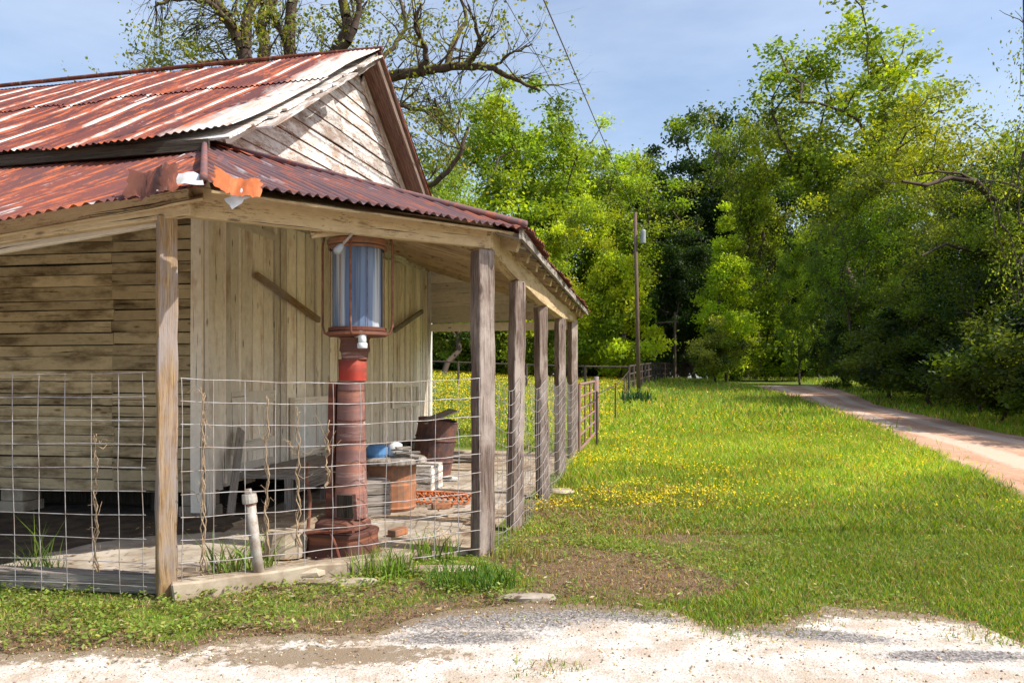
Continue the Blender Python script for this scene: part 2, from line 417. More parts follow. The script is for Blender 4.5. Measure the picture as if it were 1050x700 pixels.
def strip(name,m,L,Rr,rows,cols,dz,colf=None):
    V=[];C=[]
    for i in range(rows+1):
        for j in range(cols+1):
            a=L(i/rows);b=Rr(i/rows);k=j/cols
            x=a[0]+(b[0]-a[0])*k;y=a[1]+(b[1]-a[1])*k
            V.append((x,y,float(zt(x,y))+dz)); C.append(colf(x,y) if colf else (0,0,0))
    q=[]
    for i in range(rows):
        for j in range(cols):
            a=i*(cols+1)+j; q+=[a,a+1,a+cols+2,a+cols+1]
    n=rows*cols
    o=np_mesh(name,V,q,np.arange(n)*4,np.full(n,4),m,np.array(C))
    o['kind']='structure'; return o
def rcol(x,y):
    k=(x-float(road_l(y)))/(float(road_r(y))-float(road_l(y))); w=.03*math.sin(y*.6)
    g=max(math.exp(-((k-.28+w)/.09)**2),math.exp(-((k-.68+w)/.09)**2))
    return (g,max(math.exp(-(k/.05)**2),math.exp(-((1-k)/.06)**2),.42*math.exp(-((k-.48+w)/.06)**2)),0)
ry=lambda k:-6+(ROADEND+6)*k**1.6
strip('dirt_road',M['road'],lambda k:(float(road_l(ry(k)))+.12*math.sin(ry(k)*1.7)+.07*math.sin(ry(k)*5.3),ry(k)),
      lambda k:(float(road_r(ry(k)))+.15*math.sin(ry(k)*1.3),ry(k)),260,26,.02,rcol)
asph=[(-.15,4.95,1.0,.36,.06),(-.2,4.95,.8,.26,.06),(.55,4.98,.6,.16,-.3),(-.3,4.5,.5,.12,.05),(1.75,4.55,.5,.12,-.25),(2.4,4.2,.5,.1,.0)]
def gcol(x,y):
    a=max([max(0,1.35-float(ell(x,y,*e)))for e in asph]); a=min(a,1)
    d=0
    d=max(d,1.2-float(ell(x,y,-1.0,4.2,1.0,.22,.05)),1.1-float(ell(x,y,2.3,4.95,.8,.18,-.1)),.9-float(ell(x,y,1.3,5.02,.35,.18)))
    e=float(apron_y(x))-y; d=max(d,.95-e/.22*.6) if e<.35 else d
    return (a,max(0,min(1,d)),0)
strip('gravel_apron',M['gravel'],lambda k:(-14+28*k,-6.),lambda k:(-14+28*k,float(apron_y(-14+28*k))),560,1,.006) if False else None
def build_apron():
    xs=np.concatenate([np.arange(-14,-5,.5),np.arange(-5,5,.035),np.arange(5,14,.5)]); 
    ks=np.concatenate([[0,.5,.7],np.linspace(.75,1,60)])
    V=[];C=[]
    for k in ks:
        for x in xs:
            e=float(apron_y(x)); y=-6+(e+6)*k
            V.append((x,y,.008 if k<.985 else .008-.006*(k-.985)/.015)); C.append(gcol(x,y))
    nx=len(xs);q=[]
    for i in range(len(ks)-1):
        for j in range(nx-1):
            a=i*nx+j;q+=[a,a+1,a+nx+1,a+nx]
    n=len(q)//4
    np_mesh('gravel_apron',V,q,np.arange(n)*4,np.full(n,4),M['gravel'],np.array(C))['kind']='structure'
build_apron()

# ------------------------------------------------------------------ grass
def blades(name,pos,h,w,col,lean=.35,m=None,label=None,kind='stuff',parent=None,seed=1,flat=None):
    r=np.random.default_rng(seed); n=len(pos)
    yaw=r.uniform(0,2*np.pi,n); la=r.uniform(0,2*np.pi,n); ll=h*lean*r.uniform(.2,1.3,n)
    s=np.stack([np.cos(yaw),np.sin(yaw),np.zeros(n)],-1)*(w/2)[:,None]
    l=np.stack([np.cos(la)*ll,np.sin(la)*ll,np.zeros(n)],-1)
    up=np.zeros((n,3));up[:,2]=h
    V=np.empty((n,5,3)); V[:,0]=pos-s;V[:,1]=pos+s
    V[:,2]=pos+s*.8+l*.35+up*.55;V[:,3]=pos-s*.8+l*.35+up*.55
    V[:,4]=pos+l+up*.93
    b=np.arange(n)*5
    q=np.stack([b,b+1,b+2,b+3,b+3,b+2,b+4],-1).ravel()
    st=np.stack([np.arange(n)*7,np.arange(n)*7+4],-1).ravel(); tt=np.tile([4,3],n)
    C=np.repeat(col[:,None,:],5,1)
    o=np_mesh(name,V.reshape(-1,3),q,st,tt,m or M['grass'],C.reshape(-1,3),parent=parent)
    if kind: o['kind']=kind
    return o
GREEN=np.array([.140,.245,.025]);DK=np.array([.08,.155,.02]);YEL=np.array([.26,.32,.04]);DRY=np.array([.36,.27,.13]);BRN=np.array([.20,.12,.07])
def pick(n,r,ws,cs):
    i=r.choice(len(cs),n,p=np.array(ws)/sum(ws)); c=np.array(cs)[i]; return c*r.uniform(.72,1.3,(n,1))*np.stack([r.uniform(.9,1.15,n),np.ones(n),r.uniform(.8,1.2,n)],-1)
def inview(x,y,m=.08): return (np.abs(x/y)<.656+m)
def grass_zone(n,y0,y1,pw,hh,ww,seed,lean=.4):
    r=np.random.default_rng(seed)
    y=y0+(y1-y0)*r.uniform(0,1,n)**pw; x=r.uniform(-.74,.74,n)*y
    ok=~in_bld(x,y)&((y>apron_y(x)-.45*r.uniform(0,1,n)**2.5)|((r.uniform(0,1,n)<.35)&((ell(x,y,-.35,4.0,.75,.16,.03)<1)|(ell(x,y,1.45,4.62,.28,.13)<1)|(ell(x,y,-2.1,3.95,.35,.08)<1)|(ell(x,y,2.95,4.5,.5,.2)<1))))&((x<road_l(y)+.15*r.normal(0,1,n)**2*.5)|(x>road_r(y)-.2))
    cv=cover(x,y); ok&=(r.uniform(0,1,n)<np.clip(cv*1.1,0.36,1)**1.2)
    x=x[ok];y=y[ok];cv=cv[ok];n=len(x)
    lush=np.clip((y-8+1.5*nz(x,y,1.9,8))/7,0,1)*np.clip((x+.5)/1.5,0,1)
    dist=np.clip((y-20)/30,0,1)
    cl=.6+.8*nz(x,y,3.1,5)
    h=hh*r.uniform(.5,1.4,n)*(.45+.55*cv)*cl*(1+.9*lush)
    h*=np.where((x<0)&(y<6.4),.65,1)
    w=ww*r.uniform(.6,1.4,n)
    c=pick(n,r,[.48,.2,.2,.12],[GREEN,DK,YEL,DRY])
    drym=(r.uniform(0,1,n)<(1-cv)*.8); c[drym]=pick(int(drym.sum()),r,[.3,.4,.3],[DRY,BRN,np.array([.13,.14,.04])])
    br=.62+.55*nz(x,y,1.1,3)*nz(x,y,.35,7)+.3*lush; c*=br[:,None]*1.2*(1+.22*np.clip((9.5-y)/1.5,0,1))[:,None]
    yl=np.clip(lush*(1.2-dist),0,1)[:,None]*.55; c=c*(1-yl)+c*np.array([1.6,1.5,.8])*yl
    return np.stack([x,y,zt(x,y)+.0],-1),h,w,c
parts=[grass_zone(350000,3.8,10.5,1.0,.042,.0060,1),grass_zone(300000,7.5,24,1.2,.07,.011,2),grass_zone(170000,20,90,1.3,.11,.030,3)]
pos=np.concatenate([p[0] for p in parts]);h=np.concatenate([p[1] for p in parts]);w=np.concatenate([p[2] for p in parts]);c=np.concatenate([p[3] for p in parts])
g=blades('meadow_grass',pos,h,w,c,.75,seed=4); tag(g,'green lawn and taller meadow grass around the old store','grass')

def flowers():
    r=np.random.default_rng(21); n=260000
    y=8.5+81*r.uniform(0,1,n)**1.5; x=r.uniform(-.7,.7,n)*y
    # clusters: near the edge of the bare patch, along the verge, and the field behind the store
    d=np.clip(1.8-ell(x,y,1.5,13.6,1.6,5.0),0,1)**2*.62+np.clip(1.5-ell(x,y,5.0,21,6,12),0,1)*.33
    d+=np.where((x<.172*y-1.0)&(y>20),1.4,0)+np.where((y>30)&(x<y*.3),.10,0)
    d*=np.clip(nz(x,y,1.3,9)*1.7-.3,0,1.3)*np.clip(nz(x,y,4.3,19)*1.9-.3,0.05,1.3)
    ok=(r.uniform(0,1,n)<d)&~in_bld(x,y)&((x<road_l(y)-.3)); x=x[ok];y=y[ok];n=len(x)
    z=zt(x,y)+.07+.16*r.uniform(0,1,n)*np.clip(y/18,.6,1)
    s=(.0045+.0007*y*r.uniform(.6,1.2,n)); s=np.minimum(s,.075)
    a=r.uniform(0,6.28,n); tilt=r.normal(0,.5,(n,2))
    e1=np.stack([np.cos(a),np.sin(a),tilt[:,0]],-1)*s[:,None];e2=np.stack([-np.sin(a),np.cos(a),tilt[:,1]],-1)*s[:,None]
    p=np.stack([x,y,z],-1); V=np.stack([p-e1,p-e2,p+e1,p+e2],1)
    c=pick(n,r,[.7,.3],[np.array([.75,.58,.02]),np.array([.62,.60,.05])]).clip(0,.85)
    v,l,st,tt=quads(V); o=np_mesh('yellow_wildflowers',v,l,st,tt,M['grass'],np.repeat(c,4,0)); tag(o,'tiny yellow wildflowers scattered through the meadow grass','wildflowers',kind='stuff')
flowers()
def weeds():
    """low broad-leaved weeds: small rosettes of leaves, and straw litter"""
    r=np.random.default_rng(5); n=7500
    y=r.uniform(4.2,9.5,n); x=r.uniform(-.7,.6,n)*y
    w_=np.where((x<-.0)&(y<6.4),1.,.06)+.9*np.clip(1.5-ell(x,y,1.0,8.3,1.3,2.7),0,1)
    ok=~in_bld(x,y)&(y>apron_y(x)+.03)&(r.uniform(0,1,n)<w_)&(nz(x,y,2.0,11)+.4*nz(x,y,7.0,12)>.62); x=x[ok];y=y[ok];n=len(x);k=7
    X=np.repeat(x,k)+r.normal(0,.028,n*k);Y=np.repeat(y,k)+r.normal(0,.028,n*k);Z=r.uniform(.015,.065,n*k)
    s=r.uniform(.008,.018,n*k);a=r.uniform(0,6.28,n*k)
    e1=np.stack([np.cos(a),np.sin(a),r.normal(0,.35,n*k)],-1)*s[:,None];e2=np.stack([-np.sin(a),np.cos(a),r.normal(0,.35,n*k)],-1)*(s*.7)[:,None]
    p=np.stack([X,Y,Z],-1);V=np.stack([p-e1,p-e2,p+e1,p+e2],1)
    c=pick(n*k,r,[.6,.25,.15],[np.array([.19,.27,.045]),np.array([.12,.17,.03]),np.array([.33,.34,.10])])
    v,l,st,tt=quads(V); o=np_mesh('low_weeds',v,l,st,tt,M['grass'],np.repeat(c,4,0)); tag(o,'low round-leaved weeds in the strip before the porch','weeds',kind='stuff')
    # litter
    n=16000; y=r.uniform(4.0,11,n); x=r.uniform(-.7,.66,n)*y
    ib=in_bld(x,y); ok=(r.uniform(0,1,n)<np.where(ib,.30*(x>-3.6),np.where(y<apron_y(x),.16,np.clip(1.1-cover(x,y),0,1))))&(y>apron_y(x)-.6); x=x[ok];y=y[ok];ib=ib[ok];n=len(x)
    s=r.uniform(.008,.03,n)*np.where(ib,1.3,1);a=r.uniform(0,6.28,n)
    e1=np.stack([np.cos(a),np.sin(a),r.normal(0,.15,n)],-1)*s[:,None];e2=np.stack([-np.sin(a),np.cos(a),r.normal(0,.3,n)],-1)*(s*.25)[:,None]
    p=np.stack([x,y,.02+r.uniform(0,.02,n)+.045*ib],-1);V=np.stack([p-e1,p-e2,p+e1,p+e2],1)
    c=pick(n,r,[.4,.4,.2],[DRY,BRN,np.array([.5,.42,.3])])
    v,l,st,tt=quads(V); o=np_mesh('leaf_litter',v,l,st,tt,M['grass'],np.repeat(c,4,0)); tag(o,'dead leaves and straw littering bare soil and gravel','litter',kind='stuff')
    # pebbles: squashed octahedra
    n=5000; y=r.uniform(3.6,5.3,n); x=r.uniform(-.7,.7,n)*y; ok=(y<apron_y(x)+.05); x=x[ok];y=y[ok];n=len(x)
    s=.002+.008*r.uniform(0,1,n)**3; o6=np.array([[1,0,0],[0,1,0],[-1,0,0],[0,-1,0],[0,0,.7],[0,0,-.7]])
    J=r.uniform(.6,1.3,(n,6,1)); an=r.uniform(0,6.28,n); ca,sa=np.cos(an),np.sin(an)
    Rm=np.zeros((n,3,3));Rm[:,0,0]=ca;Rm[:,0,1]=-sa;Rm[:,1,0]=sa;Rm[:,1,1]=ca;Rm[:,2,2]=1
    V=np.einsum('nij,kj->nki',Rm,o6)*J*s[:,None,None]+np.stack([x,y,.008+s*.4],-1)[:,None]
    f=np.array([[0,1,4],[1,2,4],[2,3,4],[3,0,4],[1,0,5],[2,1,5],[3,2,5],[0,3,5]])
    L=(np.arange(n)[:,None,None]*6+f[None]).ravel()
    c=pick(n,r,[.6,.2,.2],[np.array([.66,.61,.55]),np.array([.40,.36,.32]),np.array([.34,.26,.19])]).clip(0,.9)
    o=np_mesh('loose_gravel',V.reshape(-1,3),L,np.arange(n*8)*3,np.full(n*8,3),M['grass'],np.repeat(c,6,0)); tag(o,'loose pale pebbles strewn over the gravel in front','gravel',kind='stuff')
weeds()
def tuft(loc_,n,h,spread,label,seed,col=GREEN,name='grass_tuft',group='grass tufts along the fence foot',w=.010,lean=.55,cat='grass tuft'):
    r=np.random.default_rng(seed)
    a=r.uniform(0,6.28,n);d=spread*np.sqrt(r.uniform(0,1,n))
    pos=np.stack([np.cos(a)*d,np.sin(a)*d*.6,np.zeros(n)],-1)
    c=pick(n,r,[.6,.25,.15],[col,col*.6,col*np.array([1.5,1.3,1.2])])
    o=blades(name,pos,h*r.uniform(.4,1.2,n),w*r.uniform(.6,1.3,n),c,lean,kind=None,seed=seed+1)
    o.location=loc_; tag(o,label,cat,group); return o
tuft(G(247,592),110,.34,.24,'long pale grass arching beside the capped pipe stub',31,col=np.array([.17,.27,.05]),w=.012,lean=.8)
tuft(G(395,590),170,.24,.28,'bushy grass tuft in front of the pump base',32,lean=.5)
tuft(G(485,602),330,.19,.34,'dark thick grass tuft at foot of the corner post',33,col=np.array([.09,.19,.03]))
tuft(G(445,575),90,.26,.22,'thin upright grass between pump and corner post, behind kerb',34)
tuft(G(25,600),90,.26,.3,'straggling weeds over the sill at the far left',35,col=np.array([.10,.17,.03]))
tuft(G(45,592),26,.5,.12,'tall thin grass stems growing through the left wire panel',38,col=np.array([.12,.2,.04]))
tuft(G(540,575),100,.12,.28,'short dry tuft right of the corner post',36,col=np.array([.2,.2,.06]))
tuft(G(653,413),170,.62,.85,'dark green strap-leaved clump by the far utility pole',37,col=np.array([.03,.085,.035]),name='strap_leaf_plant',group=None,w=.06,lean=.45,cat='plant')

# ------------------------------------------------------------------ old store
S=empty('old_store',W0,'derelict tin-roofed country store with open corner porch and peeling board walls','building',rz=math.atan2(PD.y,PD.x))
def lw(px,py,D): return loc(P(px,py,D))
WL=8.6; FL=-11.0
# front wall: horizontal planks
mb=MB(); z=.30
while z<3.95:
    hgt=R.choice([.10,.115,.12,.13,.15]); seam=-1.05+R.uniform(-.02,.02)
    segs_=[(-.05,seam)]; x=seam-.006
    while x>FL:
        x2=max(FL,x-R.uniform(2.2,4.5)); segs_.append((x,x2+.004)); x=x2
    for i,(x,x2) in enumerate(segs_):
        o=.012 if i==0 else 0
        mb.board((x,-.012-o+R.uniform(-.008,.006),z+hgt/2+R.uniform(-.004,.004)),(x2,-.012-o+R.uniform(-.008,.008),z+hgt/2+R.uniform(-.012,.008)),hgt-R.uniform(.006,.018),.022,seg=5,jit=.003,c=R.uniform(0,.35) if i==0 else R.uniform(.2,1))
    z+=hgt
mb.build('front_wall',M['clap'],S)
mb=MB(); mb.board((-.06,.03,.3),(-.06,.03,3.95),.0,.0) if False else None
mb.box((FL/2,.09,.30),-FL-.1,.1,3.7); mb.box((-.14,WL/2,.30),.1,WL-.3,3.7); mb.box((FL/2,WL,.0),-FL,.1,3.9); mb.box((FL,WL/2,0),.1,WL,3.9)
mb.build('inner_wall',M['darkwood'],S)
mb=MB(); mb.box((FL/2,.75,.0),-FL-.2,.06,.4); mb.box((-.8,WL/2,0),.06,WL-.6,.4); mb.build('crawl_shade',M['darkwood'],S)  # dark panels standing in for the shade of the crawl space
for (x,y) in ((-.12,.12),(-2.3,.12),(-4.6,.12),(-.12,2.6),(-.12,5.2),(-.12,8.4)):
    mb=MB(); mb.box((x,y,0),.34,.3,.15,R.uniform(-.1,.1)); mb.box((x,y,.152),.28,.28,.15,R.uniform(-.1,.1))
    mb.build('pier',M['stone'],S,bevel=.012)
# gable-end wall: vertical boards of uneven width with battens
mb=MB(); bt=MB(); y=.14
gaps=[]
while y<WL-.12:
    w=R.choice([.17,.2,.24,.28,.3]); w=min(w,WL-.1-y)
    zt0=.31
    mb.board((-.02+R.uniform(-.004,.006),y+w/2,zt0+R.uniform(-.03,.03)),(-.02+R.uniform(-.005,.005),y+w/2,3.9),w-R.uniform(.02,.045),.03,(0,1,0),seg=4,jit=.003)
    if R.random()<.4: bt.board((.012,y+w,.35),(.012,y+w,3.88),.045,.03,(0,1,0),seg=2,jit=.002)
    y+=w
mb.build('side_wall',M['batten'],S); bt.build('batten',M['batten'],S)
mb=MB()
mb.board((.03,.055,.0),(.025,.05,3.8),.13,.05,(0,1,0),seg=6,jit=.004); mb.board((-.06,-.04,.1),(-.06,-.04,3.8),.05,.12,(0,1,0),seg=6,jit=.004)
mb.build('corner_board',M['batten'],S)
mb=MB(); mb.board((.03,WL-.03,.1),(.03,WL-.03,3.8),.14,.06,(0,1,0),seg=4,jit=.003); mb.build('corner_board',M['white'],S)
# door leaf and shuttered window on the side wall
dr=empty('door',(0,0,0),None,None); dr.parent=S
def frame(par,y0,y1,z0,z1,w=.09,x=.045,m='batten',t=.035):
    mb=MB()
    mb.board((x,y0,z0),(x,y0,z1),w,t,(0,1,0)); mb.board((x,y1,z0),(x,y1,z1),w,t,(0,1,0))
    mb.board((x,y0+w/2,z1-w/2),(x,y1-w/2,z1-w/2),w,t-.004); mb.board((x,y0+w/2,z0+w/2),(x,y1-w/2,z0+w/2),w,t-.004)
    return mb.build('frame',M[m],par)
frame(dr,.42,1.55,.45,3.3,t=.02,x=.022)
mb=MB()
for k in range(4): mb.board((.014,.5+.26*k+.09,.47),(.014,.5+.26*k+.09,3.25),.25,.012,(0,1,0),seg=2,jit=.001)
mb.build('panel',M['batten'],dr)
mb=MB()
for (a,b,zz) in ((.48,1.5,1.28),(.48,1.5,.72)): mb.board((.034,a,zz),(.034,b,zz+.01),.13,.02)
mb.build('rail',M['batten'],dr)
dr2=empty('door',(0,0,0),None,None); dr2.parent=S
frame(dr2,2.0,3.9,.45,1.25,m='batten',t=.02,x=.03); mb=MB()
for k in range(5): mb.board((.018,2.08+.37*k+.12,.47),(.018,2.08+.37*k+.12,1.22),.35,.016,(0,1,0))
mb.build('panel',M['white'],dr2)
wn=empty('window_shutter',(0,0,0),None,None); wn.parent=S
frame(wn,6.1,7.7,.95,1.42,.08,t=.02,x=.03)
# diagonal bars
def on_wall(px,py):
    # ray to the plane p=.08
    a=Vector((0,0,EYE)); d=P(px,py,1)-a; den=d.dot(PD); t=((W0+PD*.085)-a).dot(PD)/den
    return loc(a+d*t)
mb=MB(); mb.board(on_wall(263,282),on_wall(327,328),.075,.05,seg=3,jit=.004); mb.build('prop_bar',M['pine'],S)
mb=MB(); mb.board(on_wall(404,339),on_wall(433,319),.08,.05); mb.build('prop_bar',M['grey'],S)
# steps / threshold
mb=MB(); mb.board((.42,.5,.42),(.42,2.6,.42),.05,.75,seg=2,jit=.004); mb.board((.8,.5,.33),(.8,2.6,.33),.15,.03)
for yy in (.55,1.5,2.5): mb.box((.7,yy,.0),.1,.1,.40)
mb.board((.95,.8,.22),(.95,2.3,.22),.04,.3,(1,0,0)) if False else None
mb.build('door_step',M['grey'],S)
# porch slab and dirt floor
def slab(name,poly,z,t,m,rag=.03,n=8):
    pts=[]
    for i in range(len(poly)):
        p0=Vector(poly[i]);p1=Vector(poly[(i+1)%len(poly)])
        for k in range(n):
            q=p0.lerp(p1,k/n); pts.append((q.x+R.uniform(-rag,rag),q.y+R.uniform(-rag,rag)))
    mb=MB(); b=len(pts)
    mb.v=[Vector((x,y,z)) for x,y in pts]+[Vector((x*1.0,y,z-t)) for x,y in pts]
    mb.face(tuple(range(b)),[(x,y) for x,y in pts])
    for i in range(b):
        j=(i+1)%b; mb.face((i,i+b,j+b,j))
    return mb.build(name,M[m],S)
slab('porch_floor',[(-8.8,-2.55),(A.x-.05,A.y+.12),(B.x-.12,B.y-.0),(Fp.x-.1,Fp.y+.6),(.05,8.4),(-.7,8.4),(-.7,.7),(-8.8,.7)],.03,.08,'dirtfloor',.02)
slab('shade_soil',[(-8.8,-2.5),(A.x-.35,A.y+.2),(.75,-1.3),(.35,.2),(.2,8.3),(-.6,8.3),(-.6,.6),(-8.8,.6)],.044,.03,'shadesoil',.04)  # darker sheet: the front porch's shade put into the soil colour
slab('porch_slab',[(-.35,-2.25),(.9,-2.25),(1.35,-1.9),(1.25,-.9),(.9,-.6),(.2,-1.0),(-.2,-1.4)],.062,.06,'concrete',.05)
slab('porch_slab',[(1.5,-.9),(2.6,-.7),(2.95,.8),(2.9,4.4),(2.0,4.6),(1.2,3.4),(1.3,1.2)],.056,.05,'concrete',.06)
# sills / kerbs between the posts
mb=MB(); mb.board((A.x+.05,A.y-.03,.05),(B.x-.5,B.y-.5,.06),.13,.17,seg=9,jit=.012); mb.build('porch_kerb',M['stone'],S,bevel=.012)
mb=MB(); mb.board((A.x-.06,A.y+.08,.07),(-6.5,-2.72,.07),.13,.12,seg=8,jit=.006); mb.build('porch_sill',M['grey'],S,bevel=.008)
# posts
def post(p,ztop,w,m,lean=(0,0),base=-.05,label=None):
    mb=MB(); d=Vector((B.x-A.x,B.y-A.y,0)).normalized()
    mb.board((p.x,p.y,base),(p.x+lean[0],p.y+lean[1],ztop),w,w,d,seg=16,jit=.0065,c=R.uniform(.4,.7))
    o=mb.build('porch_post',M[m],S,bevel=.008)
    if label: o['label']=label
zpA=2.61;zpB=2.585
post(A,zpA,.125,'pine',label='sun-bleached orange-brown porch post nearest the camera')
post(B,zpB,.155,'post')
post(Cp,2.46,.13,'post',(.03,0)); post(Dp,2.39,.13,'post',(-.03,.0)); post(Ep,2.43,.13,'post',(.0,.05)); post(Fp,2.6,.15,'post')
# beams
CA=loc(P(190,388,5.36)); 
def beam(pts,hgt,th,m='beam',name='porch_beam',up=(0,0,1)):
    mb=MB()
    for a,b in zip(pts[:-1],pts[1:]):
        a=Vector(a);b=Vector(b);d=(b-a).normalized()*.0
        mb.board(a,b+(b-a).normalized()*.03,hgt,th,up,seg=6,jit=.003,c=R.uniform(.3,.7))
    return mb.build(name,M[m],S,bevel=.006)
def over(p,z): return Vector((p.x,p.y,z))
beam([over(CA,zpA+.105),over(B,zpB+.125)+Vector((.05,.0,0))],.21,.07)
beam([over(A,zpA+.085)+Vector((.2,-.02,0)),Vector((-.6,-2.72,2.47)),Vector((-2.6,-2.75,2.36)),Vector((-6.5,-2.8,2.3))],.18,.07)
beam([over(A,zpA+.02)+Vector((-.1,.13,0)),Vector((-.6,-2.55,2.40)),Vector((-2.6,-2.55,2.28))],.10,.05,'batten','porch_lath')
beam([over(B,zpB+.12)+Vector((.03,-.05,0)),over(Cp,2.46+.12),over(Dp,2.39+.12),over(Ep,2.43+.11),over(Fp,2.6+.09)+Vector((0,.25,0))],.22,.10)
mb=MB(); mb.board(lw(318,238,5.9),lw(401,231,6.15),.09,.03,seg=3,jit=.004); mb.build('nailed_board',M['beam'],S)
# ---- corrugated sheets
def corr(name,m,o,ac,dn,a0,a1,top,bot,rows=8,per=.076,amp=.011,step=.0127,sag=0,parent=None,rag=None,droop=None):
    o=Vector(o);ac=Vector(ac).normalized();dn=Vector(dn);dn=(dn-ac*ac.dot(dn)).normalized();nrm=ac.cross(dn)
    if nrm.z<0: nrm=-nrm
    n=int((a1-a0)/step)+1; av=a0+np.arange(n+1)*(a1-a0)/n
    V=[];UV=[]
    for i,a in enumerate(av):
        t=top(a);b=bot(a)
        if rag: b+=rag(a)
        for k in range(rows+1):
            d=t+(b-t)*k/rows
            wv=amp*math.sin(2*math.pi*a/per)+.012*math.sin(a*1.9+d*1.3)+.006*math.sin(a*5.1-d*3)
            p=o+ac*a+dn*d+nrm*(wv+sag*math.sin(math.pi*k/rows))
            if droop: p=p-Vector((0,0,droop(a)*k/rows))
            V.append(p);UV.append((a,d))
    mb=MB();mb.v=V;w=rows+1
    for i in range(n):
        for k in range(rows):
            q=(i*w+k,i*w+k+1,(i+1)*w+k+1,(i+1)*w+k)
            mb.face(q,[UV[j] for j in q])
    ob=mb.build(name,M[m],parent or S,smooth=True)
    return ob
def hnoise(a): 
    return .03*math.sin(a*4.1)+.02*math.sin(a*11.3)+.012*math.sin(a*31)
# main roof
ZE=3.90; ZR=6.70; UE=-.55; UR=WL/2
sl=math.hypot(UR-UE,ZR-ZE); PR=.42
def rag_main(a):
    s=math.floor(a/.66); return .03*math.sin(s*7.7)+.015*hnoise(a*3)
lapd=lambda a: sl*.47+.10*math.sin(math.floor((a+.1)/.66)*2.9)
corr('main_roof','roof',(PR,UR,ZR),(-1,0,-.034),(0,UE-UR,ZE-ZR),0,11.5,lambda a:lapd(a)-.15,lambda a:sl-.25*max(0,1-a/.9),rows=7,rag=lambda a:.05*math.sin(math.floor(a/.66)*7.7)+.02*hnoise(a*3),sag=-.012,step=.0152)
corr('main_roof','roof',(PR,UR,ZR+.02),(-1,0,-.034),(0,UE-UR,ZE-ZR),0,11.5,lambda a:0,lapd,rows=6,sag=.004,step=.0152,rag=lambda a:.012*math.sin(a*37))
corr('main_roof','brownrust',(PR,UR+.01,ZR+.006),(-1,0,-.028),(0,-(UE-UR),ZE-ZR),0,11.5,lambda a:0,lambda a:sl,rows=2,step=.038)
mb=MB()
mb.tube([(PR+.03,UR,ZR+.03),(-3,UR,ZR-.03),(-7,UR,ZR-.14),(-11,UR,ZR-.28)],.035,8); mb.build('ridge_cap',M['brownrust'],S)
# deck boards under the roof (near slope weathered, far slope red-brown soffit)
sd=Vector((0,UE-UR,ZE-ZR)).normalized(); nd=Vector((0,sd.z,-sd.y)); 
if nd.z<0: nd=-nd
mb=MB(); k=.1
while k<sl-.05:
    q=Vector((0,UR,ZR))+sd*k-nd*.085
    ex=R.uniform(-.02,.06)+(.10 if k>2.4 else 0)
    mb.board((PR+ex,q.y,q.z),(-11,q.y,q.z-.37),.185,.022,sd); k+=.19
mb.build('roof_deck',M['gable'],S)
mb=MB(); sf=Vector((0,-sd.y,sd.z)); nf=Vector((0,-nd.y,nd.z)); k=.0
Lf=[]
for j in range(3):
    x=.08+.14*j
    a=Vector((x,UR,ZR))+sf*.05-nf*.045; b=Vector((x,UR,ZR))+sf*(sl-.05)-nf*.045
    mb.board(a,b,.022,.135,nf)
mb.build('soffit',M['brown'],S)
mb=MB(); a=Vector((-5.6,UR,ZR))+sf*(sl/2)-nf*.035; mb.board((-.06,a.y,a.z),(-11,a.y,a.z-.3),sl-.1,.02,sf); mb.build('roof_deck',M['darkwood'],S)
# rake boards
mb=MB(); mb.board(Vector((PR-.05,UR,ZR))+sf*.0-nf*.13,Vector((PR-.05,UR,ZR))+sf*(sl)-nf*.13,.13,.03,nf,seg=5,jit=.004); mb.build('rake_board',M['brown'],S)
mb=MB(); mb.board(Vector((PR-.0,UR,ZR-.0))+sf*.0-nf*.02,Vector((PR-.0,UR,ZR))+sf*(sl+.02)-nf*.02,.05,.03,nf,seg=5,jit=.004); mb.build('rake_flashing',M['brownrust'],S)
mb=MB(); mb.board(Vector((.20,UR,ZR))+sd*1.25-nd*.15,Vector((.26,UR,ZR))+sd*(sl-.45)-nd*.16,.15,.035,nd,seg=5,jit=.003); mb.build('rake_board',M['white'],S)
mb=MB(); mb.board(Vector((.34,UR,ZR))+sd*.1-nd*.11,Vector((.32,UR,ZR))+sd*1.0-nd*.15,.14,.03,nd,seg=4,jit=.006); mb.board(Vector((.16,UR,ZR))+sd*.25-nd*.2,Vector((.12,UR,ZR))+sd*1.9-nd*.2,.1,.03,nd)
mb.build('rake_board',M['grey'],S)
# broken soffit planks hanging at the lower near rake
mb=MB()
for (a,b,pa,pb,w) in ((2.3,4.9,.50,.62,.2),(2.8,4.75,.44,.42,.12),(3.4,4.9,.3,.36,.14),(1.5,2.9,.47,.52,.12)):
    mb.board(Vector((pa,UR,ZR))+sd*a-nd*.115,Vector((pb,UR,ZR))+sd*b-nd*R.uniform(.11,.16),w,.02,(1,0,0),seg=5,jit=.006)
mb.build('split_plank',M['gable'],S)
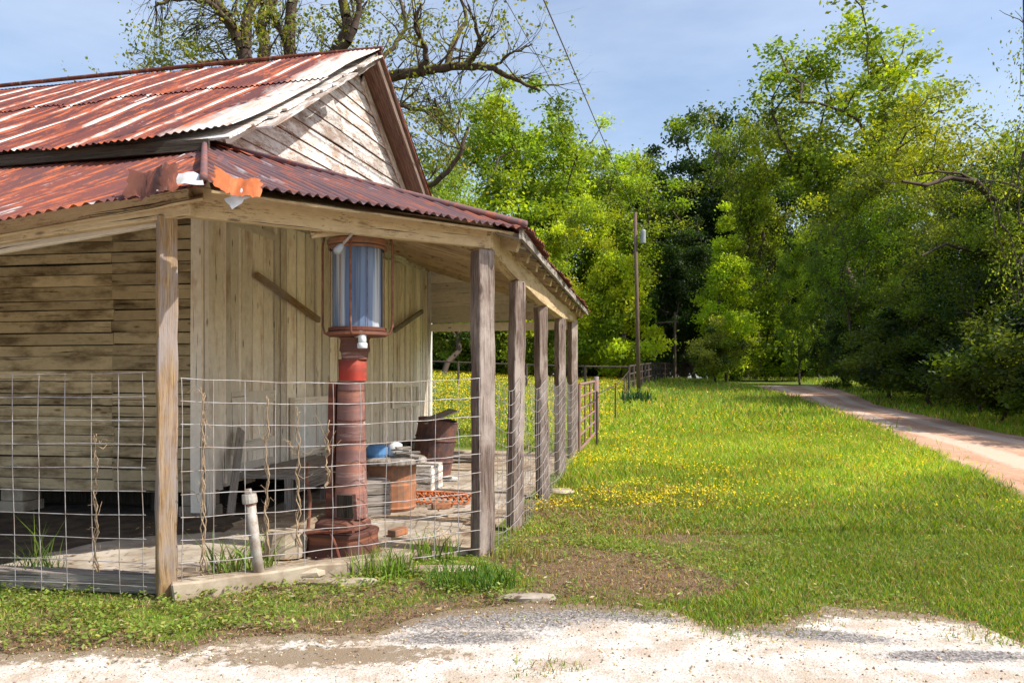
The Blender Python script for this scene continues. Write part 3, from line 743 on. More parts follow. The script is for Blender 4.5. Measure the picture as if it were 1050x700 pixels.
# gable siding, boards slightly off level
mb=MB(); tl=math.tan(math.radians(2.6)); z=3.55
def roofz(u): return ZR-(ZR-ZE)/(UR-UE)*abs(u-UR)-.20
while z<ZR-.1:
    hgt=R.choice([.19,.2,.21,.24])
    us=[u for u in np.arange(-.1,WL+.15,.02) if z+tl*(u-UR)+hgt*.6<roofz(u)+.05]
    if us:
        u0,u1=us[0]-.08,us[-1]+.08; cuts=[u0]
        if u1-u0>3.4: cuts.append(u0+(u1-u0)*R.uniform(.35,.7))
        cuts.append(u1)
        for a,b in zip(cuts[:-1],cuts[1:]):
            j=R.uniform(-.01,.01)
            mb.board((.012+R.uniform(0,.008),a+.004,z+tl*(a-UR)+hgt/2+j),(.012+R.uniform(0,.008),b-.004,z+tl*(b-UR)+hgt/2-j),hgt-.012,.02,(-.10,0,1),seg=4,jit=.002)
    z+=hgt
mb.build('gable_siding',M['gable'],S)
mb=MB(); 
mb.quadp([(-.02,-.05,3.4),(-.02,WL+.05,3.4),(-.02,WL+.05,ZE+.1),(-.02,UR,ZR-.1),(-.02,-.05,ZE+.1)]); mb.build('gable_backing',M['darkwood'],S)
mb=MB(); mb.board(Vector((.05,UR,ZR))+sf*.35-nf*.22,Vector((.05,UR,ZR))+sf*(sl-.4)-nf*.22,.16,.025,nf,seg=3,jit=.003); mb.build('rake_trim',M['gable'],S)
# fascia in the dark gap above the front porch roof
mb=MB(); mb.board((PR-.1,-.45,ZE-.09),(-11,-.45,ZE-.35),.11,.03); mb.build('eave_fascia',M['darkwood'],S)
# ---- porch roofs
ZW=3.97
EA=loc(Vector((-2.0,5.06,2.78))); EB=loc(Vector((.12,6.55,2.77))); EF=loc(Vector((1.5,15.0,2.80)))
Wt=Vector((0,0,ZW))
# front face (left of the hip)
dn=Vector((0,EA.y,EA.z-ZW)); L1=dn.length
def left_top(a): # a measured to the left of the hip foot; between wall corner and hip the top follows the hip
    p=EA.x-a
    return L1*max(0,p)/EA.x if p>0 else 0
def ragl(a): return .02*math.sin(a*3)+.015*hnoise(a)+(-.22*max(0,1-abs(a-.22)/.30)-.12*max(0,1-abs(a-.75)/.35))
corr('porch_roof','proof',(EA.x,0,ZW),(-1,0,-.015),dn,0,9.,left_top,lambda a:L1+.10,rows=8,rag=ragl,sag=-.02,droop=lambda a:.115*min(a,3.2))
# corner face
ab=(EB-EA); eL=ab.length; ac=ab.normalized()
nrm=(EA-Wt).cross(EB-Wt).normalized(); nrm=nrm if nrm.z>0 else -nrm
dnc=ac.cross(nrm); dnc=dnc if dnc.z<0 else -dnc
wa=(Wt-EA).dot(ac); wd=-(Wt-EA).dot(dnc)    # apex position in the face frame
def ctop(a): 
    return -wd*(a/wa) if a<wa else -wd*(eL-a)/(eL-wa)
def ragc(a): return .03*math.sin(a*5)+.02*math.sin(a*13)+.01*math.sin(a*37)-(.08 if .0<a<.3 else 0)
corr('porch_roof','cproof',EA,ac,dnc,.02,eL-.02,ctop,lambda a:0,rows=10,rag=ragc,per=.076,amp=.013,step=.0095)
# outer side face
dn3=Vector((EB.x,0,EB.z-ZW)); L3=dn3.length; ac3=Vector((EF.x-EB.x,EF.y-EB.y,EF.z-EB.z)); l3=ac3.length
tot=EF.y-EB.y
corr('porch_roof','proof',(EB.x,EB.y,EB.z),ac3,(EB.x,0,EB.z-ZW),.0,l3,lambda a:-L3+(L3*(1-a/1.0) if a<1.0 else 0),lambda a:0,rows=6,rag=lambda a:.03*math.sin(a*2.2)+.02*math.sin(a*9),step=.019)
# underside decking
def deck(name,pts,m,off=.035,c=.5,nb=10):
    mb=MB(); pts=[Vector(p) for p in pts]; n=(pts[1]-pts[0]).cross(pts[2]-pts[0]).normalized(); n=n if n.z>0 else -n
    for k in range(nb):       # planks run from edge 0-1 side to edge 3-2 side
        a0=pts[0].lerp(pts[3],k/nb);a1=pts[0].lerp(pts[3],(k+.97)/nb);b0=pts[1].lerp(pts[2],k/nb);b1=pts[1].lerp(pts[2],(k+.97)/nb)
        q=[p-n*off for p in (a0,b0,b1,a1)]; q2=[p-n*.018 for p in q]
        b=len(mb.v); mb.v+=q+q2; o=R.random()*9; c=R.random(); L=(b0-a0).length; w=(a1-a0).length+.05
        mb.face((b+4,b+5,b+6,b+7),[(o,o),(o+L,o),(o+L,o+w),(o,o+w)],c); mb.face((b,b+1,b+2,b+3),[(o,o),(o+L,o),(o+L,o+w),(o,o+w)],c)
        for i in range(4): mb.face((b+i,b+(i+1)%4,b+4+(i+1)%4,b+4+i),[(o,o),(o+L,o),(o+L,o+.02),(o,o+.02)],c)
    return mb.build(name,m,S)
ins=Vector((0,0,-.02))
wl=Vector((-8.8,0,ZW-.2)); el_=Vector((-8.8,EA.y,EA.z-.33))
el2=Vector((EA.x-2.8,EA.y+.1,EA.z-.40))
deck('porch_ceiling',[Wt+ins,Vector((EA.x-2.8,0,ZW-.05)),el2,EA+Vector((-.08,.1,-.05))],M['beam'],nb=12)
deck('porch_ceiling',[Vector((EA.x-2.8,0,ZW-.05)),Vector((-8.8,0,ZW-.2)),Vector((-8.8,EA.y+.1,EA.z-.42)),el2],M['beam'],nb=12)
deck('porch_ceiling',[EA+Vector((0,.1,.0)),EB+Vector((-.1,.03,.0)),Wt.lerp(EB,.01),Wt.lerp(EA,.01)],M['beam'],nb=12)
W1=Vector((0,WL,ZW)); 
deck('porch_ceiling',[W1,Wt,EB+Vector((-.12,.1,.01)),EF+Vector((-.1,0,.0))],M['batten'],nb=14)
mb=MB()
for k in range(13):
    t=(k+.5)/13; a=Wt.lerp(W1,t*1.0)-Vector((0,0,.13)); b=EB.lerp(EF,t)-Vector((.12,0,.11))
    mb.board(a,b,.10,.045,seg=2,jit=.003)
mb.build('rafter',M['beam'],S)
mb=MB()
for t in (.02,.98):
    pass
e0=EB+Vector((-.05,0,-.055)); e1=EF+Vector((-.05,0,-.05)); mb.board(e0,e1,.07,.03,seg=12,jit=.006); 
mb.board(EB+Vector((-.02,.1,-.07)),EA+Vector((.06,.02,-.065)),.03,.03,seg=10,jit=.003) if False else None
for k in range(22):
    t=(k+.5)/22; b=EB.lerp(EF,t)-Vector((.03,0,.065)); mb.board(b-Vector((.32,0,-.09)),b,.05,.035)
mb.build('eave_lath',M['grey'],S)
# far end boarding
mb=MB(); e=Vector((Fp.x,Fp.y+.25,0)); w=Vector((.02,WL-.02,0)); 
zz=2.62
for k in range(7):
    z0=2.66+.17*k; tmax=1-(z0+.1-2.72)/(ZW-2.72) if z0>2.66 else 1
    if tmax<=.03: break
    q=w.lerp(e,min(1,tmax)); mb.board((w.x,w.y,z0+.1+ (.45 if False else 0)),(q.x,q.y,z0+.1-.02),.165,.02,seg=2,jit=.002)
mb.board((w.x,w.y,2.58),(e.x,e.y,2.52),.16,.05,seg=3,jit=.003)
mb.build('end_boarding',M['batten'],S)
# torn and curled sheet iron over the near hip
def crumple(name,m,cpt,du,dv,amp,nu=9,nv=7,seed=0,label=None):
    r=random.Random(seed); cpt=Vector(cpt);du=Vector(du);dv=Vector(dv);nn=du.cross(dv).normalized()
    H=[[r.uniform(-1,1) for _ in range(nv+1)] for _ in range(nu+1)]
    mb=MB();
    for i in range(nu+1):
        for j in range(nv+1):
            a=i/nu-.5;b=j/nv-.5
            e=.12*r.uniform(-1,1) if i in(0,nu) or j in (0,nv) else 0
            mb.v.append(cpt+du*(a*(1+e))+dv*(b*(1+e))+nn*(amp*(H[i][j]*.35+math.sin(a*7+seed)*.7+b*b*2)))
    for i in range(nu):
        for j in range(nv):
            q=(i*(nv+1)+j,i*(nv+1)+j+1,(i+1)*(nv+1)+j+1,(i+1)*(nv+1)+j)
            mb.face(q,[(k//(nv+1)/nu*.4,k%(nv+1)/nv*.4) for k in q])
    o=mb.build(name,M[m],S,smooth=True)
    if label: o['label']=label
def LW(px,py,D): return lw(px,py,D)
crumple('torn_sheet','brownrust',LW(156,184,5.12),LW(180,181,5.1)-LW(130,189,5.22),LW(156,196,5.05)-LW(160,168,5.25),.03,12,7,3,'curled brown torn sheet at the eave')
crumple('torn_sheet','zinc',LW(194,182,5.15),LW(210,182,5.1)-LW(180,182,5.22),LW(192,187,5.08)-LW(195,176,5.35),.012,5,4,5,'white bare zinc scrap on the hip')
crumple('torn_sheet','orange',LW(243,187,5.04),LW(264,193,5.12)-LW(216,180,5.02),LW(240,194,5.0)-LW(243,177,5.2),.03,18,9,8,'bright orange curled sheet over the corner')
crumple('torn_sheet','zinc',LW(243,203,5.0),LW(254,196,5.0)-LW(236,208,5.0),LW(246,208,5.0)-LW(238,198,5.03),.01,4,3,9)
# hip flashing lines
mb=MB(); mb.tube([Wt+Vector((0,0,.03)),Wt.lerp(EA,.5)+Vector((0,0,.025)),EA+Vector((0,0,.02))],.028,7); mb.tube([Wt+Vector((.0,0,.03)),Wt.lerp(EB,.5)+Vector((0,0,.02)),EB+Vector((0,0,.025))],.03,7)
mb.build('hip_flashing',M['cproof'],S,smooth=True)
crumple('torn_sheet','cproof',LW(222,170,6.6),LW(240,186,5.9)-LW(203,152,7.6),LW(236,164,6.9)-LW(212,170,6.6),.03,12,5,14)

# ------------------------------------------------------------------ visible petrol pump
pc=G(350,577); pc.y+=.22; pc.x=(352-CX)/F*pc.y
PU=empty('fuel_pump',pc,'rusty old hand-cranked fuel pump with blue glass cylinder in a cage','fuel pump',rz=math.radians(-18))
PZ=lambda py:EYE+(HOR-py)/F*pc.y
mb=MB(); mb.lathe([(0,0),(.27,0),(.275,.03),(.255,.05),(.245,.19),(.255,.2),(.255,.235),(.0,.24)],24,sq=.75); mb.build('base',M['pumprust'],PU,bevel=.006)
mb=MB(); mb.lathe([(.15,.24),(.20,.25),(.195,.30),(.155,.345),(.0,.345)],24,sq=.7); mb.build('plinth',M['pumprust'],PU)
# tapered column with hoops
zt1=PZ(345); OC=(.075,.0,0); OG=(.135,.0,0)
prof=[(.135,.34),(.13,.5),(.128,.55)]; 
mb=MB()
pr=[]; 
for k in range(25):
    z=.56+(1.48-.56)*k/24; r_=.119-.018*k/24
    pr.append((r_,z))
mb.lathe([(.128,.34),(.121,.555)]+pr,22,sq=.35,cen=OC); mb.build('column',M['pumppink'],PU,smooth=True)
for z in (.62,.80,.98,1.15,1.29,1.40):
    mb=MB(); r_=.119-.018*(z-.56)/.92; mb.lathe([(r_-.01,z-.010),(r_+.003,z-.005),(r_+.004,z+.006),(r_-.01,z+.012)],22,sq=.35,cen=OC)
    mb.build('hoop',M['pumprust'],PU)
mb=MB(); mb.board((-.10,.0,.34),(-.07,.0,1.47),.12,.07,(0,1,0)); mb.build('side_plate',M['brownrust'],PU)
mb=MB(); mb.lathe([(.101,1.482),(.101,1.56),(.103,1.66),(.0,1.66)],22,sq=.5,cen=(.09,0,0)); mb.build('upper_column',M['red'],PU,smooth=True)
mb=MB(); mb.lathe([(.100,1.66),(.104,1.70),(.108,1.722),(.118,1.73),(.112,1.80),(.11,1.82),(.12,1.84)],22,sq=.3,cen=(.11,0,0)); mb.lathe([(.099,1.842),(.23,1.85),(.25,1.86),(.25,1.885),(.0,1.888)],28,cen=OG); mb.build('collar',M['pumprust'],PU)
# dark plate for the shade inside the inspection hatch, its door ajar
mb=MB(); mb.board((.10,-.128,.36),(.10,-.128,.545),.14,.05,(1,0,0)); mb.build('hatch_shade',M['darkwood'],PU)
mb=MB(); mb.board((.20,-.14,.35),(.195,-.16,.56),.03,.012,(1,0,0)); mb.build('door_edge',M['pumppink'],PU)
zg0=1.89;zg1=PZ(254)
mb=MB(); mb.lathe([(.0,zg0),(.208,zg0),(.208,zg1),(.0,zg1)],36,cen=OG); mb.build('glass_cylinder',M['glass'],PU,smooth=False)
mb=MB(); mb.lathe([(.0,zg1+.001),(.24,zg1+.001),(.252,zg1+.012),(.252,zg1+.042),(.235,zg1+.055),(.0,zg1+.07)],32,cen=OG)
mb.lathe([(.23,zg1-.03),(.243,zg1-.03),(.243,zg1-.01),(.23,zg1-.01)],32,cen=OG)
mb.build('top_ring',M['drum'],PU)
mb=MB(); mb.lathe([(.23,zg0+.0),(.241,zg0+.003),(.241,zg0+.03),(.23,zg0+.033)],32,cen=OG); mb.build('bottom_ring',M['brownrust'],PU)
mb=MB()
for k in range(6):
    a=k*math.pi/3+.35; mb.tube([(.135+.222*math.cos(a),.222*math.sin(a),zg0),(.135+.222*math.cos(a),.222*math.sin(a),zg1+.03)],.004,6)
mb.build('cage_rod',M['rustrod'],PU)
mb=MB()
for k in range(4):
    a=k*math.pi/2+.32; c_,s_=math.cos(a),math.sin(a)
    pts=[(.10,zg0-.03),(.23,zg0-.035),(.275,zg0-.01),(.292,zg0+.05),(.292,zg1),(.275,zg1+.09),(.20,zg1+.14),(.0,zg1+.16)]
    mb.tube([(.135+r_*c_,r_*s_,z) for r_,z in pts],.010,6)
mb.build('outer_cage',M['rustrod'],PU,smooth=True)
mb=MB(); mb.tube([(.17,-.09,zg0-.03),(.25,-.15,zg0-.02),(.268,-.16,zg0-.04),(.268,-.16,zg0-.12)],[.025,.034,.034,.032],12); mb.lathe([(.038,zg0-.145),(.042,zg0-.14),(.042,zg0-.105),(.035,zg0-.10)],12,cen=(.268,-.16,0))
mb.build('spout_elbow',M['whiteplastic'],PU,smooth=True)
mb=MB(); mb.board((-.2,-.28,.245),(.22,-.22,.27),.02,.05,seg=4,jit=.006); mb.tube([(.02,-.25,.27),(.10,-.29,.16),(.16,-.30,.0)],.012,6); mb.build('loose_strip',M['brownrust'],PU)
# lamp socket bracket hanging from the beam
mb=MB(); a=P(361,240,5.95);b=P(351,251,5.9);c_=P(345,258,5.88)
LB=empty('lamp_socket',a,'old porcelain lamp socket on a stick under the porch beam','lamp socket')
mb.tube([a-a,b-a],.011,8); mb.build('arm',M['pine'],LB)
mb=MB(); mb.tube([b-a,(b-a).lerp(c_-a,.4),c_-a,(c_-a)*1.08],[.018,.028,.032,.018],12); mb.build('socket',M['galvcan'],LB,smooth=True)

# ------------------------------------------------------------------ capped pipe stub
pb=G(267,603); pt=P(256,511,pb.y-.02)-pb
PS=empty('pipe_stub',pb,'grey leaning pipe stub with a screw cap before the wire fence','pipe')
mb=MB(); mb.tube([Vector((.01,0,-.05)),pt*.5,pt],[.04,.038,.038],14); mb.build('pipe',M['galvpipe'],PS,smooth=True)
mb=MB(); d=pt.normalized(); mb.tube([pt-d*.03,pt+d*.0,pt+d*.035,pt+d*.036],[.052,.053,.05,.001],14); mb.tube([pt+d*.03,pt+d*.07],.022,6)
mb.build('cap',M['galvpipe'],PS); mb=MB(); mb.tube([pt-d*.045,pt-d*.033],.043,14); mb.build('ring',M['rustrod'],PS)
mb=MB(); mb.tube([(0,0,0),(.02,0,.3),(-.02,.01,.5),(.0,.0,.66)],[.018,.017,.015,.012],7); o=mb.build('rusty_stake',M['rustrod']); o.location=G(316,545)+Vector((0,0,.03)); tag(o,'thin rusty stake standing between the pump and the pipe stub','stake')

# ------------------------------------------------------------------ wire fences
def wlab(o,l,g='wire fence panels between the porch posts'): return tag(o,l,'wire fence',g)
def grid_panel(p0,p1,z0,z1,dx,dz,r_,label,sag=0,skip=0,seed=0,top_fn=None,off=None):
    """welded wire between two ground points"""
    rr=random.Random(seed); p0=Vector(p0);p1=Vector(p1);d=p1-p0;L=d.length;n=max(2,int(L/dx)); mb=MB(); side=Vector((-d.y,d.x,0)).normalized()
    def pt(t,z):
        zz=z+sag*math.sin(math.pi*t)*(-.5-.5*z)
        return p0+d*t+Vector((0,0,zz))+side*(.008*math.sin(t*7+z*3+seed)+.012*math.sin(t*3.1+seed)*z)-p0
    zs=[]; z=z0
    while z<=z1+.001: zs.append(z); z+=dz
    for i in range(n+1):
        t=i/n
        if t<.001 or t>.999: t=min(max(t,.004),.996)
        j=rr.uniform(-.006,.006)/L
        mb.tube([pt(t,zs[0]-.06)]+[pt(t+j*math.sin(z*9),z) for z in zs],r_*.85,5,cap=False)
    for k,z in enumerate(zs):
        if skip and k in skip: 
            a=.22;b=.40
        else: a=0;b=1
        m=max(2,int(14*(b-a)))
        mb.tube([pt(a+(b-a)*i/m,z+.004*math.sin(i*2.1+k)) for i in range(m+1)],r_,5,cap=False)
    o=mb.build('wire_fence',M['wire'],smooth=True); o.location=p0; return wlab(o,label)
gA=G(171,608);gB=G(493,570)
a0=wor((A.x-.02,A.y-.09,0)); al=wor((-4.6,-2.82,0))
grid_panel(al,a0+Vector((-.06,0,0)),.10,1.56,.2,.160,.0032,'welded wire panel in shadow left of the orange-brown post',seed=2,sag=.02)
nAB=Vector((.53,-.85,0))
grid_panel(wor((A.x,A.y,0))+Vector((.07,.03,0))+nAB*.075,wor((B.x,B.y,0))+nAB*.085+Vector((-.06,-.04,0)),.08,1.51,.212,.158,.0036,'welded wire panel in front of the fuel pump',seed=3,sag=.03)
prs=[(B,Cp),(Cp,Dp),(Dp,Ep),(Ep,Fp)]
labs=['woven wire between the corner post and second porch post','woven wire sagging between second and third porch posts','woven wire between third and fourth porch posts','woven wire between the two farthest porch posts']
for i,((a,b),l) in enumerate(zip(prs,labs)):
    o=Vector((.085,0,0)); A_=wor(a+o);B_=wor(b+o); A_.z=B_.z=0
    grid_panel(A_,B_,.05,1.55,.16,.135,.003,l,seed=10+i,sag=.12)
# vines on the wires
def vine(px,py0,py1,D,label,seed):
    rr=random.Random(seed); b=P(px,py1,D); mb=MB(); z1=P(px,py0,D).z-b.z
    for s in range(3):
        pts=[];ph=rr.uniform(0,6)
        for i in range(22):
            t=i/21; pts.append(Vector((.014*math.sin(t*17+ph)+.01*math.sin(t*41+ph),.012*math.cos(t*19+ph)-.01,t*z1*rr.uniform(.93,1)if i==21 else t*z1*.97)))
        mb.tube(pts,[.0055*(1-.5*i/21)for i in range(22)],5)
    for s in range(9):
        z=rr.uniform(.1,.98)*z1; a=rr.uniform(-1,1); q=Vector((0,0,z)); pts=[q]
        for k in range(4): q=q+Vector((a*rr.uniform(.01,.05),rr.uniform(-.02,.02),rr.uniform(-.03,.05))); pts.append(q)
        mb.tube(pts,[.0035,.003,.0025,.002,.0012],4)
    o=mb.build('dead_vine',M['twig'],smooth=True); o.location=b; tag(o,label,'vine','dead vines clinging to the wire')
vine(209,395,585,5.36,'dead tan vine on the wire just right of the orange-brown post',1)
vine(274,405,570,5.62,'dead vine up the wire above the pipe stub',2)
vine(306,412,560,5.75,'dead vine up the wire midway between pipe stub and pump',3)
vine(99,440,585,5.36,'dead vine stem on the shaded left wire panel',4)
vine(336,430,500,5.8,'short dead vine on the wire beside the pump column',5)

# ------------------------------------------------------------------ junk on the porch
def gp(px,py,z=.06):
    D=(EYE-z)*F/(py-HOR); return Vector(((px-CX)/F*D,D,z))
TB=empty('round_table',gp(402,521),'round drum table on the porch with junk on its grey top','table')
mb=MB(); mb.lathe([(.0,.0),(.25,.0),(.27,.03),(.26,.05),(.27,.28),(.26,.30),(.27,.5),(.0,.5)],24); mb.build('drum',M['drum'],TB,smooth=False)
mb=MB(); mb.lathe([(.0,.503),(.36,.503),(.385,.52),(.385,.555),(.36,.575),(.0,.575)],30); mb.build('tabletop',M['grey'],TB)
q=gp(386,521)+Vector((0,0,.577)); 
mb=MB(); mb.lathe([(.0,0),(.11,0),(.12,.03),(.12,.10),(.09,.13),(.0,.135)],18); o=mb.build('plastic_tub',M['blueplastic'],smooth=False); o.location=TB.location+Vector((-.16,-.02,.577)); tag(o,'blue plastic tub on the round drum table','tub')
mb=MB(); mb.lathe([(.0,0),(.075,0),(.09,.02),(.085,.13),(.03,.16),(.0,.165)],14); o=mb.build('plastic_jug',M['whiteplastic'],smooth=True); o.location=TB.location+Vector((.02,.06,.577)); tag(o,'white plastic jug on the round drum table','jug')
mb=MB()
for k in range(5): mb.board((R.uniform(-.1,.0),R.uniform(-.12,.12),.006+.024*k),(R.uniform(.1,.3),R.uniform(-.15,.15),.006+.024*k),.06,.018,(0,1,0)) 
o=mb.build('scrap_wood',M['grey']); o.location=TB.location+Vector((.1,-.08,.58)); tag(o,'loose grey wood scraps heaped on the round drum table','wood scraps')
# barrel, leaning
BR=empty('rusty_barrel',gp(441,491),'dark rusted barrel tipped against the far wall corner','barrel')
mb=MB(); mb.lathe([(.0,0),(.27,0),(.29,.02),(.28,.04),(.285,.28),(.30,.30),(.285,.32),(.285,.58),(.30,.60),(.285,.62),(.28,.84),(.29,.86),(.27,.87),(.25,.83),(.0,.83)],26); mb.build('shell',M['barrel'],BR,smooth=False)
mb=MB(); mb.board((-.25,-.05,.80),(.22,.05,1.02),.35,.02,(0,1,0)); mb.build('lid_board',M['grey'],BR)
BR.rotation_euler=(math.radians(5),math.radians(7),.3)
# wooden crate and planks
def crate(loc_,rz,sx,sy,sz,label,m='grey',name='wooden_crate'):
    E=empty(name,loc_,label,'crate','wooden crates on the porch',rz)
    mb=MB(); nb=3
    for s in (-1,1):
        for k in range(nb):
            z=sz*(k+.5)/nb
            mb.board((-sx/2,s*sy/2,z),(sx/2,s*sy/2,z),sz/nb-.012,.018); mb.board((s*sx/2,-sy/2+.012,z),(s*sx/2,sy/2-.012,z),sz/nb-.012,.018)
    mb.build('side_slats',M[m],E); mb=MB(); mb.board((-sx/2,0,sz+.012),(sx/2,0,sz+.012),.02,sy); mb.build('lid',M[m],E)
    for a in (-1,1):
        for b in (-1,1): mb=MB(); mb.box((a*(sx/2-.03),b*(sy/2-.03),0),.04,.04,sz); mb.build('corner_post',M[m],E)
    return E
crate(gp(395,515)+Vector((.65,-.35,0)),.2,.45,.42,.42,'pale wooden crate in front of the drum table','gable') if False else None
crate(gp(377,528),.35,.40,.38,.36,'grey wooden crate behind the pump column')
crate(gp(420,500),-.2,.75,.5,.30,'low weathered crate between the drum table and the barrel','gable')
mb=MB(); mb.board((-.5,0,.02),(.5,.1,.02),.025,.22,seg=4,jit=.004); mb.board((-.35,.18,.045),(.45,.02,.06),.02,.16,seg=4,jit=.004); o=mb.build('loose_plank',M['white']); o.location=gp(432,493)+Vector((0,.0,.0)); tag(o,'pair of pale loose planks on the slab by the barrel','planks')
# rusted spring coil mat
mb=MB()
for k in range(15):
    x=-.50+.072*k; pts=[]
    for i in range(13):
        t=i/12*math.pi; pts.append((x+.05*math.sin(i*.9),-.22+.44*i/12,.02+.10*math.sin(t)+.01*math.sin(i*2+k)))
    mb.tube(pts,.011,5)
for s in (-.2,.0,.2): mb.tube([(-.52,s,.03 if s else .13),(0,s,.05 if s else .14),(.52,s,.03 if s else .13)],.010,5)
o=mb.build('spring_grate',M['orange'],smooth=True); o.location=gp(434,516); o.rotation_euler=(0,0,-.1); tag(o,'orange rusted coil spring grate lying on the slab','grate')
def stone(loc_,s,label,seed,m='stone',name='stone_block',group='broken stones around the porch'):
    rr=random.Random(seed); mb=MB(); n=9
    prof=[]
    for j,(f,z) in enumerate(((.0,-.02),(.95,-.02),(1.,.5),(.82,.93),(.0,1.))):
        for k in range(n):
            t=2*math.pi*k/n; mb.v.append(Vector((s[0]*f*math.cos(t)*rr.uniform(.85,1.12),s[1]*f*math.sin(t)*rr.uniform(.85,1.12),s[2]*z*rr.uniform(.92,1.05))))
    for j in range(4):
        for k in range(n): a=j*n+k;b=j*n+(k+1)%n; mb.face((a,b,b+n,a+n))
    o=mb.build(name,M[m],bevel=.0); o.location=loc_; tag(o,label,'stone',group)
stone(gp(293,569,.05),(.18,.14,.22),'upright stone block left of the pump base',1)
stone(gp(303,588,.05),(.24,.12,.06),'flat low stone before the pump base left corner',2)
stone(G(346,600),(.3,.06,.045),'long flat stone lying against the kerb before the pump',3)
stone(G(575,506),(.17,.2,.06),'pale flat stone outside the third porch post',4)
stone(G(452,588),(.3,.08,.05),'flat pale kerb stone right of the pump',6)
stone(G(541,616),(.2,.05,.04),'grey stone slab at the edge of the asphalt patch',5,'concrete')
mb=MB()
for k in range(7): mb.board((R.uniform(-.6,-.3),R.uniform(-.3,.3),.02+.02*k),(R.uniform(.3,.6),R.uniform(-.3,.3),.02+.02*k),.02,.09,seg=2,jit=.004)
o=mb.build('plank_heap',M['grey']); o.location=gp(468,476,.0); tag(o,'heap of old grey planks beyond the porch slab','planks')

for i,((px,py),rz,l) in enumerate((((452,521),.3,'single orange-brown brick on the slab beside the spring grate'),((408,548),1.1,'lone brick on the slab right of the pump base'),((385,507),.7,'brick wedged below the drum table edge'))):
    mb=MB(); mb.box((0,0,0),.2,.095,.06); o=mb.build('brick',M['drum'],bevel=.006); o.location=gp(px,py); o.rotation_euler=(0,0,rz); tag(o,l,'brick','bricks on the porch slab')
for i,(a,b,w,l) in enumerate(((gp(236,528),on_wall(243,440),.13,'grey board leaning on the wall near its front corner'),(gp(345,498),on_wall(352,410),.10,'narrow pale board leaning on the wall behind the pump'))):
    b=wor(b)+PD*.05; mb=MB(); mb.board((0,0,0),b-a,w,.022,UD,seg=4,jit=.004); o=mb.build('leaning_board',M[('grey','gable')[i]]); o.location=a; tag(o,l,'board','boards leaning on the wall')
mb=MB()
for k in range(9):
    a=R.uniform(-1,1); q=Vector((R.uniform(-.5,.5),R.uniform(-.4,.4),.012+.012*k)); d_=Vector((math.cos(a),math.sin(a)*.7,R.uniform(-.02,.05)))*R.uniform(.12,.4)
    mb.tube([q-d_,q+Vector((0,0,.02)),q+d_],[.008,.010,.005],5)
o=mb.build('stick_pile',M['twig']); o.location=gp(455,535); tag(o,'scatter of dry sticks on the slab inside the corner post','sticks')
# ------------------------------------------------------------------ far fence, gate, poles
def rail_fence(name,pts,hs,post_sp,r_,label,m='piperail',cat='fence'):
    pts=[Vector(p) for p in pts]; o0=pts[0].copy(); E=empty(name,o0,label,cat)
    mb=MB()
    for h_ in hs:
        mb.tube([p+Vector((0,0,h_))-o0 for p in pts],r_,6)
    mb.build('rail',M[m],E)
    for a,b in zip(pts[:-1],pts[1:]):
        n=max(1,int((b-a).length/post_sp))
        for k in range(n):
            p=a.lerp(b,k/n)-o0; mb=MB(); mb.tube([p+Vector((0,0,-.1)),p+Vector((0,0,max(hs)+.06))],r_*1.5,7); mb.build('post',M[m],E)
    p=pts[-1]-o0; mb=MB(); mb.tube([p+Vector((0,0,-.1)),p+Vector((0,0,max(hs)+.06))],r_*1.5,7); mb.build('post',M[m],E)
    return E
def gz(px,D): return at(px,D)
rail_fence('pipe_fence',[gz(405,46),gz(470,45),gz(540,44.5),gz(600,44),gz(645,44)],(1.35,),2.9,.045,'long dark single-rail pipe fence across the yellow field')
rail_fence('pipe_fence',[gz(645,43.6),gz(668,56),gz(686,70),gz(697,80)],(.5,.95,1.4),1.9,.05,'dark three-rail pipe fence running back from the utility pole to the trees')
rail_fence('wire_post_fence',[gz(612,16.6)+Vector((0,0,0)),gz(631,24),gz(640,33),gz(645,43.3)],(1.15,),5,.016,'thin steel-post fence from the gate towards the utility pole')
# gate
g0=gz(594,14.9);g1=gz(609.5,19.0)
GT=empty('farm_gate',g0,'rusty tubular farm gate at the far end of the porch','gate')
d=g1-g0; mb=MB()
mb.tube([Vector((0,0,.12)),Vector((0,0,1.38))],.03,8); mb.tube([d+Vector((0,0,.12)),d+Vector((0,0,1.38))],.03,8)
for z in (.12,1.38): mb.tube([Vector((0,0,z)),d+Vector((0,0,z))],.03,8)
mb.build('frame',M['redgate'],GT)
for z in (.40,.66,.90,1.14):
    mb=MB(); mb.tube([Vector((0,0,z)),d+Vector((0,0,z))],.022,7); mb.build('rail',M['redgate'],GT)
for t in (.33,.66):
    mb=MB(); mb.tube([d*t+Vector((0,0,.12)),d*t+Vector((0,0,1.38))],.022,7); mb.build('upright',M['redgate'],GT)
mb=MB(); mb.tube([(0,0,-.1),(0,0,1.5)],.06,10); o=mb.build('gate_post',M['redgate'],smooth=True); o.location=gz(611.5,19.2); tag(o,'red rusted gate post at the free end of the gate','post')
